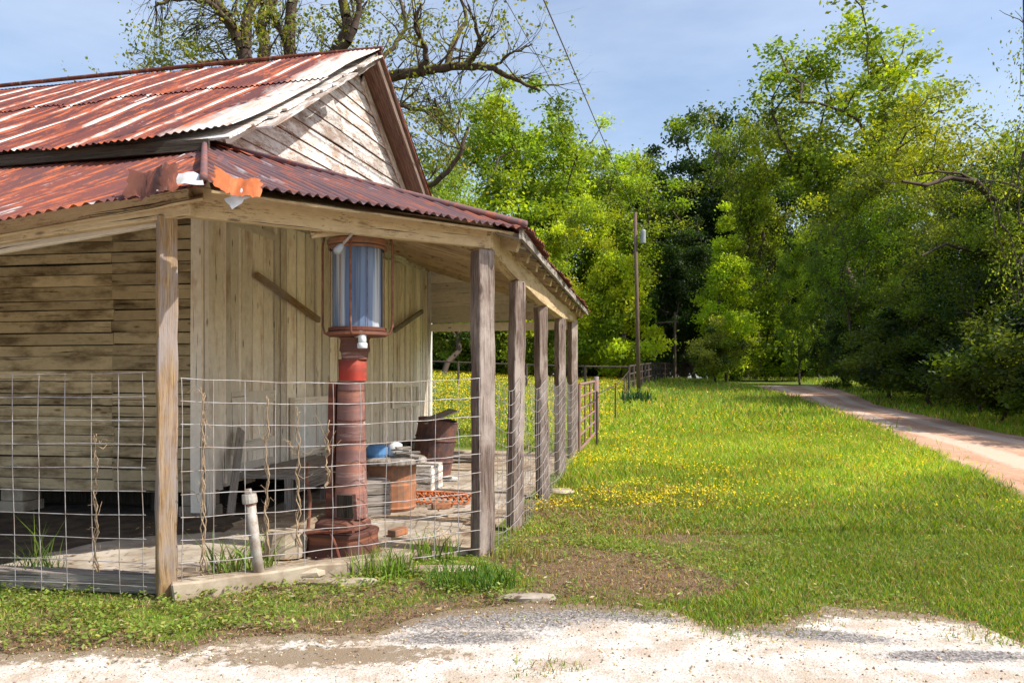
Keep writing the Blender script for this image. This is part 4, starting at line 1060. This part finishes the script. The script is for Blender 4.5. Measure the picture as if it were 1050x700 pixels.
# utility poles
pu=gz(655,43); zt_=P(651,218,43).z-pu.z
UP=empty('utility_pole',pu,'tall thin wooden utility pole with a small transformer at the fence corner','utility pole')
mb=MB(); mb.tube([(0,0,-.1),(-.1,0,zt_*.5),(-.2,0,zt_)],[.12,.11,.09],10); mb.build('shaft',M['pole'],UP,smooth=True)
mb=MB(); z=P(655,243,43).z-pu.z; mb.lathe([(0,-.38),(.13,-.38),(.15,-.34),(.15,.3),(.12,.38),(0,.4)],14,cen=(.22,-.1,z)); mb.build('transformer',M['galvcan'],UP,smooth=False)
mb=MB(); mb.tube([(-.2,0,zt_-.5),(.2,-.1,z+.6),(.2,-.1,z+.4)],.02,5); mb.build('lead_wire',M['cable'],UP)
p2=gz(692,66); z2=P(692,320,66).z-p2.z
U2=empty('utility_pole',p2,'short distant pole with a crossbar against the dark trees','utility pole')
mb=MB(); mb.tube([(0,0,-.1),(0,0,z2)],[.14,.1],8); mb.build('shaft',M['pole'],U2); mb=MB(); mb.board((-1.6,0,z2-.9),(.3,0,z2-.8),.1,.1); mb.build('crossbar',M['pole'],U2)
def cable(p0,p1,sag,r_,label):
    mb=MB(); n=30; mb.tube([p0.lerp(p1,i/n)-Vector((0,0,sag*4*(i/n)*(1-i/n)))-p0 for i in range(n+1)],r_,5)
    o=mb.build('power_line',M['cable'],smooth=True); o.location=p0; tag(o,label,'power line','power lines to the utility pole')
top=pu+Vector((-.2,0,zt_-.1))
cable(P(548,-6,16)+(P(548,-6,16)-P(605,135,42))*.35,top+Vector((0,0,.0)),.0,.014,'darker right power line rising from the utility pole out of frame')
cable(P(508,-6,18)+(P(508,-6,18)-P(585,140,42))*.3,top+Vector((-.1,0,-.6)),.0,.009,'faint thinner left power line rising from the utility pole')

# ------------------------------------------------------------------ trees
def tubes_np(segs,n=5):
    """segs: list of (p0,p1,r0,r1) -> verts, quads"""
    V=[];Q=[];b=0
    P0=np.array([s[0] for s in segs]);P1=np.array([s[1] for s in segs]);r0=np.array([s[2] for s in segs]);r1=np.array([s[3] for s in segs])
    d=P1-P0; L=np.linalg.norm(d,axis=1,keepdims=True)+1e-9; d=d/L
    ref=np.where(np.abs(d[:,2:3])<.9,np.array([[0,0,1.]]),np.array([[1.,0,0]]))
    a=np.cross(d,ref); a/=np.linalg.norm(a,axis=1,keepdims=True); e=np.cross(d,a)
    t=np.arange(n)*2*np.pi/n
    ring=a[:,None]*np.cos(t)[None,:,None]+e[:,None]*np.sin(t)[None,:,None]
    V=np.concatenate([P0[:,None]+ring*r0[:,None,None],P1[:,None]+ring*r1[:,None,None]],1).reshape(-1,3)
    m=len(segs); k=np.arange(n); base=np.arange(m)[:,None]*2*n
    q=np.stack([base+k,base+(k+1)%n,base+n+(k+1)%n,base+n+k],-1).reshape(-1,4)
    return V,q
def skeleton(root,height,targets,r,trunk_r,trunk_top=.55,wob=.02,tips=.012):
    nodes=[np.array(root,float)];par=[-1]
    nt=10; dx=0;dy=0
    for i in range(1,nt+1):
        dx+=r.normal(0,wob)*height;dy+=r.normal(0,wob)*height
        nodes.append(np.array([root[0]+dx,root[1]+dy,root[2]+height*trunk_top*i/nt]));par.append(i-1)
    order=np.argsort(np.linalg.norm(targets-nodes[nt//2],axis=1))
    for ti in order:
        tg=targets[ti]; N=np.array(nodes); d=tg-N; dist=np.linalg.norm(d,axis=1)
        pen=dist+np.where(N[:,2]>tg[2]-.1*height*.2,dist*.6+1,0)+np.where(N[:,2]<height*.12,99,0)
        j=int(np.argmin(pen)); seg=max(2,int(dist[j]/(height*.05))); p=nodes[j];pi=j
        for k in range(1,seg+1):
            t=k/seg; q=p+(tg-p)*t+np.array([0,0,1])*height*.02*math.sin(math.pi*t)+r.normal(0,.006*height,3)*(t<1)
            nodes.append(q);par.append(pi);pi=len(nodes)-1
    N=len(nodes);w=np.zeros(N); ch=np.zeros(N,bool)
    for i in range(1,N): ch[par[i]]=True
    w[~ch]=tips**2
    for i in range(N-1,0,-1): w[par[i]]+=w[i]
    rad=w**.5; rad=rad*(trunk_r/rad[0])
    rad=np.maximum(rad,tips)
    return [(nodes[par[i]],nodes[i],rad[par[i]] if par[i]<11 and i<11 else min(rad[par[i]],rad[i]*1.35),rad[i]) for i in range(1,N)]
PROTO={}
def crown(kind,seed,height,cr,cb,nc,leaves,ls,spread,cols,shape='oval',trunk_r=.3,top=1.0,trunk_top=.55):
    """returns (trunk mesh, crown mesh)"""
    r=np.random.default_rng(seed)
    # clump centres in an uneven envelope
    C=[]
    lob=r.uniform(0,6.28,4)
    while len(C)<nc:
        u=r.normal(0,1,3);u/=np.linalg.norm(u);rad=r.uniform(.25,1)**(1/2.2)
        az=math.atan2(u[1],u[0]); irr=1+.22*math.sin(2*az+lob[0])+.16*math.sin(3*az+lob[1])+.2*math.sin(4*u[2]+lob[2])
        p=u*rad*irr
        zc=(p[2]+1)/2
        if shape=='cone': f=max(.25,.95-zc*.62)*(1+.25*math.sin(az*2+zc*9))
        elif shape=='vase': f=.45+.75*zc
        elif shape=='shrub': f=1.1-.35*zc
        else: f=1.0
        C.append([p[0]*cr*f,p[1]*cr*f,height*(cb+(top-cb)*np.clip(zc,0,1.05))])
    C=np.array(C)
    segs=skeleton((0,0,0),height,C,r,trunk_r,trunk_top)
    V,q=tubes_np(segs,6)
    # leaves
    k=leaves//nc; n=nc*k
    cs=r.uniform(.65,1.35,(nc,1,1))
    off=r.normal(0,1,(nc,k,3)); off*=spread*cs*np.array([1,1,.62])
    pos=(C[:,None]+off).reshape(-1,3)
    # extra leaves dribbling along branches
    sz=ls*r.uniform(.55,1.35,n)
    e1=r.normal(0,1,(n,3));e1[:,2]*=.6;e1/=np.linalg.norm(e1,axis=1,keepdims=True)
    e2=np.cross(e1,r.normal(0,1,(n,3)));e2/=np.linalg.norm(e2,axis=1,keepdims=True)
    e1*=sz[:,None];e2*=(sz*.62)[:,None]
    VV=np.stack([pos-e1,pos-e2*.9-e1*.1,pos+e1,pos+e2*.9-e1*.1],1)
    ci=r.choice(len(cols),nc); base=np.array(cols)[ci]
    col=np.repeat(base,k,0)*np.repeat(r.uniform(.6,1.35,nc),k)[:,None]*r.uniform(.75,1.3,(n,1))
    return (V,q),(VV,np.repeat(col,4,0))
def tree(name,kind,proto,loc_,s,rz,label,cat='tree',group=None,tint=(1,1,1),sz=None):
    t,c=PROTO[proto]
    E=empty(name,loc_,label,cat,group,rz); E.scale=(s,s,sz or s)
    for nm,src in (('trunk',t),('crown',c)):
        o=src.copy(); o.name=nm; COL.objects.link(o); o.parent=E
        if nm=='crown': o.color=(*tint,1)
    return E
LIME=(.28,.36,.025);LIM2=(.38,.43,.03);MID=(.145,.215,.022);HILL_SHADE=(.024,.052,.012);DRK2=(.035,.068,.014);YLW=(.33,.38,.03);OLV=(.18,.22,.035)  # the darkest green carries the hill's shade in the leaf colour
def mk(nm,bark,*a,**k):
    (V,q),(VV,cc)=crown(nm,*a,**k)
    t=np_mesh('trunk',V,q.ravel(),np.arange(len(q))*4,np.full(len(q),4),bark,smooth=True,link=False)
    v,l,st,tt=quads(VV); c=np_mesh('crown',v,l,st,tt,M['leaf'],cc,link=False)
    PROTO[nm]=(t,c)
H=20.
mk('broad',M['bark'],41,H,6.2,.10,150,40000,.145,.62,[LIME,LIM2,MID],trunk_r=.32)
mk('broad2',M['bark'],42,H,5.6,.08,140,38000,.145,.58,[LIME,MID,MID],trunk_r=.3)
mk('tall',M['bark'],43,H,4.6,.34,120,22000,.125,.52,[LIME,MID,OLV],shape='vase',trunk_r=.26,trunk_top=.62)
mk('dense',M['bark'],44,H,6.4,.06,180,40000,.17,.62,[HILL_SHADE,DRK2,HILL_SHADE],trunk_r=.4)
mk('dense2',M['bark'],45,H,5.8,.04,165,36000,.17,.62,[DRK2,MID,HILL_SHADE],trunk_r=.35)
mk('yellow',M['bark'],46,H,5.6,.18,165,34000,.115,.62,[YLW,OLV,LIME,OLV],trunk_r=.28)
mk('slender',M['bark'],47,H,4.2,.03,130,34000,.16,.5,[LIM2,LIM2,LIME],shape='cone',trunk_r=.22,trunk_top=.85)
mk('near',M['bark'],48,12.,5.0,.05,220,64000,.085,.45,[DRK2,MID,OLV],trunk_r=.22)
mk('sparse',M['bark'],49,12.,3.6,.15,120,5200,.07,.5,[OLV,MID,YLW],trunk_r=.16,trunk_top=.75)
mk('bush',M['bark'],50,5.,2.6,.02,80,16000,.095,.3,[LIME,MID,LIM2],shape='shrub',trunk_r=.09,trunk_top=.4)
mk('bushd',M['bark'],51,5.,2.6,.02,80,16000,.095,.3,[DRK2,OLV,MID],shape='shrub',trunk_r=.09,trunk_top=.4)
def T(px,topy,D,proto,label,name='broadleaf_tree',rz=0,tint=(1,1,1),wide=1.0,group='trees of the wood behind the field',base=0):
    p=at(px,D); hz=EYE+(HOR-topy)/F*D-p.z; hp={'near':12.,'sparse':12.,'bush':5.,'bushd':5.}.get(proto,20.)
    sz=hz/(hp*1.02); return tree(name,proto,proto,p,sz*wide,rz,label,'shrub' if 'bush' in proto else 'tree',group,tint,sz)
# left of the utility pole
T(455,165,62,'yellow','loose yellow-green tree rising just right of the gable',rz=.4,tint=(.9,1.1,1))
T(512,98,76,'broad2','tall mid-green tree, top leftmost beyond the porch roof',rz=1.1,tint=(1.15,1.2,1.1))
T(562,112,80,'tall','thin tall tree with a bare dark stem, centre left',rz=2,tint=(1.1,1.2,1.1))
T(598,160,86,'broad2','green tree behind the bright lime tree, above the porch corner',rz=3.3,tint=(1.15,1.2,1.1))
T(596,188,66,'broad','bright lime tree standing directly behind the far porch corner',rz=.9,tint=(1.35,1.3,1.1),wide=.8)
T(640,165,80,'tall','mid-green tree with its top just left of the utility pole',rz=4.4,wide=1.2,tint=(1.1,1.2,1.1))
T(633,262,64,'bush','sunlit lime shrub mass between porch and utility pole','leafy_shrub',rz=.3,tint=(1.3,1.3,1.1),wide=.8)
T(648,158,88,'broad2','light green tree with top just right of the utility pole',rz=5.2,wide=.75)
T(545,290,66,'bush','lime shrub seen between the porch posts','leafy_shrub',rz=1.2,wide=.9)
T(480,300,66,'bushd','dark green shrub seen under the porch roof at left','leafy_shrub',rz=2.2,wide=1.0)
T(435,200,72,'dense2','dark tree seen through the porch beyond the wall corner',rz=2.6,wide=.7)
T(510,250,75,'dense2','dark green tree behind the shrubs seen through the porch',rz=1.6,wide=.9)
# dark hillside, its shade put into the leaf colour
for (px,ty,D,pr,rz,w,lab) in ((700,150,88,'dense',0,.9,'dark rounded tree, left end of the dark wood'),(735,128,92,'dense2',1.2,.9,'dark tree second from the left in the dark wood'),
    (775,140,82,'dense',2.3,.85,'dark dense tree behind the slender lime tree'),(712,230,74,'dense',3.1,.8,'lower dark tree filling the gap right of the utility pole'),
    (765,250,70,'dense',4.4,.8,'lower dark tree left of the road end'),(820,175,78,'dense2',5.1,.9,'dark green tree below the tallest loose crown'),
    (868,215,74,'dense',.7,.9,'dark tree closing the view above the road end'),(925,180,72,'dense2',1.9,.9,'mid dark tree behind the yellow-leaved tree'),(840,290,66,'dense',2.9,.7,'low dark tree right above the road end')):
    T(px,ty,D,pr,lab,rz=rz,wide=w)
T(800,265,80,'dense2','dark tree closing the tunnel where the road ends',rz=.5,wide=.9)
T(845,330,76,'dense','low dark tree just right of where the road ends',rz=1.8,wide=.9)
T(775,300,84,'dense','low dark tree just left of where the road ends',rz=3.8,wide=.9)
T(775,96,66,'tall','small loose light crown poking above the dark wood',rz=1.4,wide=.7)
T(745,216,56,'slender','slender bright lime tree with pointed top before the dark wood',rz=.5,tint=(.95,1.08,1.0),wide=.95)
T(786,282,60,'bush','mid-green leafy shrub left of the road end','leafy_shrub',rz=2.1,wide=.9,tint=(.8,.9,1))
T(735,330,54,'bushd','grey-green brushy shrub at the foot of the slender lime tree','leafy_shrub',rz=.2,wide=1.0,tint=(1.2,1.1,1.3))
T(868,10,58,'tall','tallest tree, loose light-green vase crown with bare dark limbs against sky',rz=2.2,wide=1.12,tint=(.95,1,1.1))
T(820,245,52,'broad2','mid-green tree left of the road bend',rz=3.7,wide=.55,tint=(.75,.85,.9))
T(930,78,46,'yellow','yellow-tinged tree right of the tallest tree',rz=.3)
T(1000,120,44,'yellow','yellow-leaved tree near the right edge of the wood',rz=2.0,tint=(1.1,1,1))
T(900,170,44,'yellow','olive and yellow tree in front of the dark wood above the road',rz=4.1,tint=(.7,.9,1),wide=.8)
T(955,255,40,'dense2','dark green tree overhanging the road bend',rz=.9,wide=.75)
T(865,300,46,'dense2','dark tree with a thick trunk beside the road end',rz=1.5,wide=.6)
T(1010,190,33,'near','near leafy tree overhanging the right side of the road',rz=.2,group='trees along the right of the road')
T(1075,150,30,'near','leafy tree cut by the right edge of the picture',rz=1.9,group='trees along the right of the road')
T(950,290,37,'near','lower leafy tree right of the road beyond the overhanging one',rz=3.9,wide=1.1,group='trees along the right of the road',tint=(.8,.9,.9))
T(1115,130,32,'near','tall leafy tree just past the right edge',rz=2.9,group='trees along the right of the road')
T(1085,-5,24,'sparse','sparse pale-twigged tree top in the upper right corner',wide=.55,rz=.4,group='trees along the right of the road')
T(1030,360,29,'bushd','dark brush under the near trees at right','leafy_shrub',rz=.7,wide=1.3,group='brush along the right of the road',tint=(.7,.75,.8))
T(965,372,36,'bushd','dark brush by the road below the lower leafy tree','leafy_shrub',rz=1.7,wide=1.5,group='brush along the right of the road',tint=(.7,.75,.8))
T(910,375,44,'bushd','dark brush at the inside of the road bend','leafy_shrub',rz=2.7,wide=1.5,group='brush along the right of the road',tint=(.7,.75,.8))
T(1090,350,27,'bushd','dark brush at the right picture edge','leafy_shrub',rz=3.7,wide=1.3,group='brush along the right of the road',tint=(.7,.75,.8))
for (xx,yy,hh,lab) in ((19.5,16.5,.62,'unseen added shade tree beyond the right edge, nearest the road mouth'),(21.5,21.5,.68,'unseen added shade tree beyond the right edge, set back from the road'),(24,28,.8,'taller unseen added shade tree beyond the right edge of the picture')):  # out-of-view trees added to cast shade on the roadside brush
    tree('broadleaf_tree','near','near',Vector((xx,yy,float(zt(xx,yy)))),hh,xx,lab,'tree','trees along the right of the road')
names=['first','second','third','fourth','fifth','sixth','seventh','eighth','ninth']
for i,yy in enumerate((17.5,20.5,23.5,27,31,36,42,50,60)):
    xx=float(road_r(yy))+1.5+.5*math.sin(i*2.3); p=Vector((xx,yy,float(zt(xx,yy)))); s_=.64+.14*math.sin(i*1.7)+.004*yy
    tree('leafy_shrub','shrub','bushd',p,s_,i*1.3,'dark roadside brush clump, '+names[i]+' from the near right end of the row','shrub','brush along the right of the road',(.45,.5,.45),s_*(.95+.2*math.sin(i*3.1)))  # low tint darkens these leaves in place of shade
# far woodland closing every gap
def woods():
    r=np.random.default_rng(77); VV=[];CC=[]
    for i in range(60):
        az=-.85+1.75*i/59; D=112+r.uniform(-6,10); cx=math.tan(az)*D if abs(az)<1.2 else 0; hgt=r.uniform(13,19)
        n=2600; u=r.normal(0,1,(n,3));u/=np.linalg.norm(u,axis=1,keepdims=True); u*=r.uniform(.5,1,(n,1))**.4*(1+.2*np.sin(u[:,0:1]*5+i))
        p=np.stack([cx+u[:,0]*7,D+u[:,1]*5,1+hgt*(.5+.5*u[:,2])],-1)
        s=r.uniform(.25,.6,n);e1=r.normal(0,1,(n,3));e1/=np.linalg.norm(e1,axis=1,keepdims=True);e2=np.cross(e1,r.normal(0,1,(n,3)));e2/=np.linalg.norm(e2,axis=1,keepdims=True)
        e1*=s[:,None];e2*=s[:,None]*.7
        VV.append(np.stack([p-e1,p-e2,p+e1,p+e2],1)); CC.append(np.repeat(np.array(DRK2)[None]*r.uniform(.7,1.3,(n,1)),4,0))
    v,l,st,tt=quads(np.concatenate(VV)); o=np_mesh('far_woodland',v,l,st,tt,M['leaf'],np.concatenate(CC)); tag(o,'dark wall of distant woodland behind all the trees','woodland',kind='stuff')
woods()

# big mossy tree behind the roof, limbs and twigs
def moss_tree():
    r=np.random.default_rng(5); D=25.; root=at(300,D)
    limbs=[ # (points px,py,dD), r0,r1
     ([(300,395,0),(300,250,0),(296,150,0)],.55,.42),
     ([(296,150,0),(268,100,-.5),(252,62,-1),(246,40,-1),(226,8,-1.2),(200,-25,-1.5)],.30,.13),
     ([(252,70,-1),(252,30,-.6),(258,0,-.4),(262,-40,0)],.20,.11),
     ([(258,95,-.8),(272,50,0),(268,20,.6),(285,-10,1),(300,-50,1)],.22,.11),
     ([(296,150,0),(298,80,.5),(297,30,.8),(302,-10,1),(306,-60,1)],.26,.13),
     ([(297,55,.8),(285,25,.4),(270,5,0),(262,-30,0)],.12,.06),
     ([(296,150,0),(325,95,-.5),(345,55,-.8),(357,28,-1),(352,0,-1),(360,-40,-1.2)],.27,.12),
     ([(340,68,-.8),(357,42,-1.6),(368,12,-1.6),(366,-20,-1.8)],.14,.07),
     ([(246,66,-1),(222,64,-1.6),(200,70,-2),(172,82,-2.2)],.12,.05),
     ([(244,35,-1),(215,4,-2),(188,-2,-2.5),(160,6,-2.8)],.11,.04),
     ([(335,90,-.6),(372,86,-1.4),(405,78,-1.6),(440,72,-2),(478,68,-2.2),(505,70,-2.4),(528,82,-2.5),(553,93,-2.6)],.22,.035),
     ([(432,73,-2),(436,50,-2.4),(426,28,-2.8),(432,4,-3)],.10,.035),
     ([(458,70,-2),(466,42,-1.6),(478,18,-1.2),(470,-6,-1)],.10,.04),
     ([(478,68,-2.2),(492,48,-2.8),(488,28,-3),(480,5,-3.3)],.08,.03),
     ([(505,70,-2.4),(520,58,-2.6),(534,52,-3),(546,46,-3)],.045,.015),
     ([(520,77,-2.5),(535,80,-2.2),(549,82,-2)],.03,.012),
     ([(372,86,-1.4),(392,60,-1),(415,30,-.5),(410,-5,0)],.10,.04),
     ([(380,90,-1.4),(400,104,-2),(425,112,-2.2),(448,120,-2.5)],.08,.03),
     ([(300,215,0),(350,190,-1),(400,165,-2),(440,190,-2.5),(470,160,-3),(480,130,-3)],.16,.04),
    ]
    segs=[];tips=[]
    def wp(q): p=P(q[0],q[1],D+q[2]); return np.array(p)-np.array(root)
    allp=[]
    for pts,r0,r1 in limbs:
        W=[wp(q) for q in pts]; n=len(W)-1; path=[]
        for i in range(n):
            m=5
            for k in range(m):
                t=k/m; p0=W[max(i-1,0)];p1=W[i];p2=W[i+1];p3=W[min(i+2,n)]
                q=.5*((2*p1)+(-p0+p2)*t+(2*p0-5*p1+4*p2-p3)*t*t+(-p0+3*p1-3*p2+p3)*t**3)
                path.append(q+r.normal(0,.02,3))
        path.append(W[-1]); path[0]=W[0]
        N=len(path)-1
        for i in range(N):
            ra=r0+(r1-r0)*i/N;rb=r0+(r1-r0)*(i+1)/N
            segs.append((path[i],path[i+1],ra,rb))
            if ra<.24: allp.append((path[i],ra,path[i+1]-path[i]))
    # secondary twigs
    def grow(p,d,L,rad,depth):
        d=d/np.linalg.norm(d); q=p
        for k in range(4):
            d=d+r.normal(0,.22,3)+np.array([0,0,.06]); d/=np.linalg.norm(d)
            q2=q+d*L/4; ra=rad*(1-k/5);rb=rad*(1-(k+1)/5); segs.append((q,q2,ra,rb)); q=q2
            if depth>0 and r.uniform()<.75: grow(q,d+r.normal(0,.7,3),L*r.uniform(.45,.7),rb*.65,depth-1)
        tips.append(q)
    idx=r.choice(len(allp),170)
    for i in idx:
        p,ra,d=allp[i]; d=d/np.linalg.norm(d)+r.normal(0,.6,3)+np.array([0,0,.5]); grow(p,d,r.uniform(.8,1.9),min(ra*.5,.035),2)
    exc=[]
    for (px,py,dx,dy,cnt) in ((185,40,40,26,700),(165,62,25,12,300),(225,50,40,22,380),(330,35,50,25,350),(410,95,30,35,300),(390,25,40,20,120),(430,40,35,30,100),(450,150,40,50,1200)):
        for j in range(cnt//9): exc.append(np.array(P(px+r.normal(0,dx*.5),py+r.normal(0,dy*.5),D+r.normal(0,.6)))-np.array(root))
    base=np.array([p for p,_,_ in allp]+tips)
    for c0 in exc:
        dd=np.linalg.norm(base-c0,axis=1); n0=base[np.argsort(dd)[r.integers(0,25)]]; q=n0
        for k in range(1,5):
            q2=n0+(c0-n0)*k/4+r.normal(0,.04,3)+np.array([0,0,.12*math.sin(math.pi*k/4)]); segs.append((q,q2,.016-.003*k,.014-.003*k)); q=q2
    V,q=tubes_np(segs,7)
    E=empty('mossy_tree',root,'big half-bare mossy tree with crooked limbs rising behind the store roof','tree')
    np_mesh('trunk',V,q.ravel(),np.arange(len(q))*4,np.full(len(q),4),M['moss'],smooth=True,parent=E)
    tips=np.array(tips); k=6; keep=(r.uniform(0,1,len(tips))<np.where(tips[:,0]>P(400,0,D).x-root.x,.3,.75)); 
    t2=tips[keep]; 
    # leafier on the left
    w=np.where(t2[:,0]<P(330,0,D).x-root.x,1,1); t2=np.repeat(t2,w,0)+r.normal(0,.10,(w.sum(),3))
    n=len(t2)*k; pos=np.repeat(t2,k,0)+r.normal(0,.10,(n,3))
    # extra leafy sprays low left and right behind the gable
    ex=[c0+r.normal(0,.15,(9,3)) for c0 in exc]
    pos=np.concatenate([pos,np.concatenate(ex)]); n=len(pos)
    s=r.uniform(.035,.08,n);e1=r.normal(0,1,(n,3));e1/=np.linalg.norm(e1,axis=1,keepdims=True);e2=np.cross(e1,r.normal(0,1,(n,3)));e2/=np.linalg.norm(e2,axis=1,keepdims=True)
    e1*=s[:,None];e2*=s[:,None]*.6
    c=pick(n,r,[.4,.4,.2],[np.array([.20,.24,.04]),np.array([.12,.17,.03]),np.array([.30,.30,.05])])
    v,l,st,tt=quads(np.stack([pos-e1,pos-e2,pos+e1,pos+e2],1)); np_mesh('crown',v,l,st,tt,M['leaf'],np.repeat(c,4,0),parent=E)
moss_tree()
# dark bare limb over the road
def limb_tree():
    r=np.random.default_rng(9); D=31; root=at(1062,D+1); segs=[]
    for pts,r0,r1 in (([(1062,440,1),(1060,330,1),(1048,240,.5),(1018,205,0),(1000,186,-.5),(975,182,-1),(950,190,-1.5),(925,186,-2)],.24,.05),([(1048,240,.5),(1060,150,.5),(1052,60,0),(1050,-10,0)],.14,.05),([(1000,186,-.5),(985,178,-1),(960,176,-1.2),(940,180,-1)],.06,.03),([(1055,280,.7),(1010,262,0),(970,250,-1),(945,262,-1.6)],.09,.03)):
        W=[np.array(P(q[0],q[1],D+q[2]))-np.array(root) for q in pts]
        for i in range(len(W)-1):
            for k in range(4):
                a=W[i]+(W[i+1]-W[i])*k/4;b=W[i]+(W[i+1]-W[i])*(k+1)/4; f=(i+k/4)/(len(W)-1);f2=(i+(k+1)/4)/(len(W)-1)
                segs.append((a,b,r0+(r1-r0)*f,r0+(r1-r0)*f2))
                if i>1 and r.uniform()<.5:
                    q=b; d=r.normal(0,1,3)
                    for j in range(4): d=d+r.normal(0,.3,3); q2=q+d/np.linalg.norm(d)*.35; segs.append((q,q2,.02-.003*j,.017-.003*j)); q=q2
    V,q=tubes_np(segs,6); E=empty('bare_limbed_tree',root,'tree with a long bare crooked limb reaching left over the road','tree','trees along the right of the road')
    np_mesh('trunk',V,q.ravel(),np.arange(len(q))*4,np.full(len(q),4),M['bark'],smooth=True,parent=E)
limb_tree()

# ------------------------------------------------------------------ sky, sun, camera
az=math.radians(107); el=math.radians(47)
w=bpy.data.worlds.new('World'); SC.world=w; w.use_nodes=True; nt=w.node_tree; nt.nodes.clear()
out=nt.nodes.new('ShaderNodeOutputWorld'); bg=nt.nodes.new('ShaderNodeBackground'); sky=nt.nodes.new('ShaderNodeTexSky')
sky.sky_type='NISHITA'; sky.sun_disc=False; sky.sun_elevation=el; sky.sun_rotation=az; sky.air_density=1.0; sky.dust_density=1.6; sky.ozone_density=1.2
tc=nt.nodes.new('ShaderNodeTexCoord'); mp=nt.nodes.new('ShaderNodeMapping'); mp.inputs['Scale'].default_value=(1.2,1.2,4.5); mp.inputs['Rotation'].default_value=(.25,.1,.3)
ns=nt.nodes.new('ShaderNodeTexNoise'); ns.inputs['Scale'].default_value=1.6; ns.inputs['Detail'].default_value=7; ns.inputs['Roughness'].default_value=.55
rp=nt.nodes.new('ShaderNodeValToRGB'); rp.color_ramp.elements[0].position=.3; rp.color_ramp.elements[0].color=(0,0,0,1); rp.color_ramp.elements[1].position=.8; rp.color_ramp.elements[1].color=(.33,.33,.33,1)
mx=nt.nodes.new('ShaderNodeMix'); mx.data_type='RGBA'; mx.inputs[7].default_value=(7.5,7.9,8.6,1)
L=nt.links.new
L(tc.outputs['Generated'],mp.inputs[0]); L(mp.outputs[0],ns.inputs['Vector']); L(ns.outputs['Fac'],rp.inputs[0]); L(rp.outputs[0],mx.inputs[0]); L(sky.outputs[0],mx.inputs[6]); L(mx.outputs[2],bg.inputs[0]); L(bg.outputs[0],out.inputs[0])
bg.inputs[1].default_value=.14
sd_=bpy.data.lights.new('sun','SUN'); sd_.energy=4.6; sd_.angle=math.radians(.5); sd_.color=(1,.94,.84)
so=bpy.data.objects.new('sun',sd_); COL.objects.link(so)
dirv=Vector((math.sin(az)*math.cos(el),math.cos(az)*math.cos(el),math.sin(el)))
so.rotation_euler=dirv.to_track_quat('Z','Y').to_euler()
cam=bpy.data.cameras.new('camera'); co=bpy.data.objects.new('camera',cam); COL.objects.link(co); SC.camera=co
co.location=(0,0,EYE); co.rotation_euler=(math.pi/2,0,0); cam.lens=F/1050*36; cam.sensor_width=36; cam.shift_y=38/1050; cam.clip_end=3000; cam.clip_start=.05
SC.view_settings.view_transform='Standard'; SC.view_settings.look='None'; SC.view_settings.exposure=.55; SC.view_settings.gamma=1
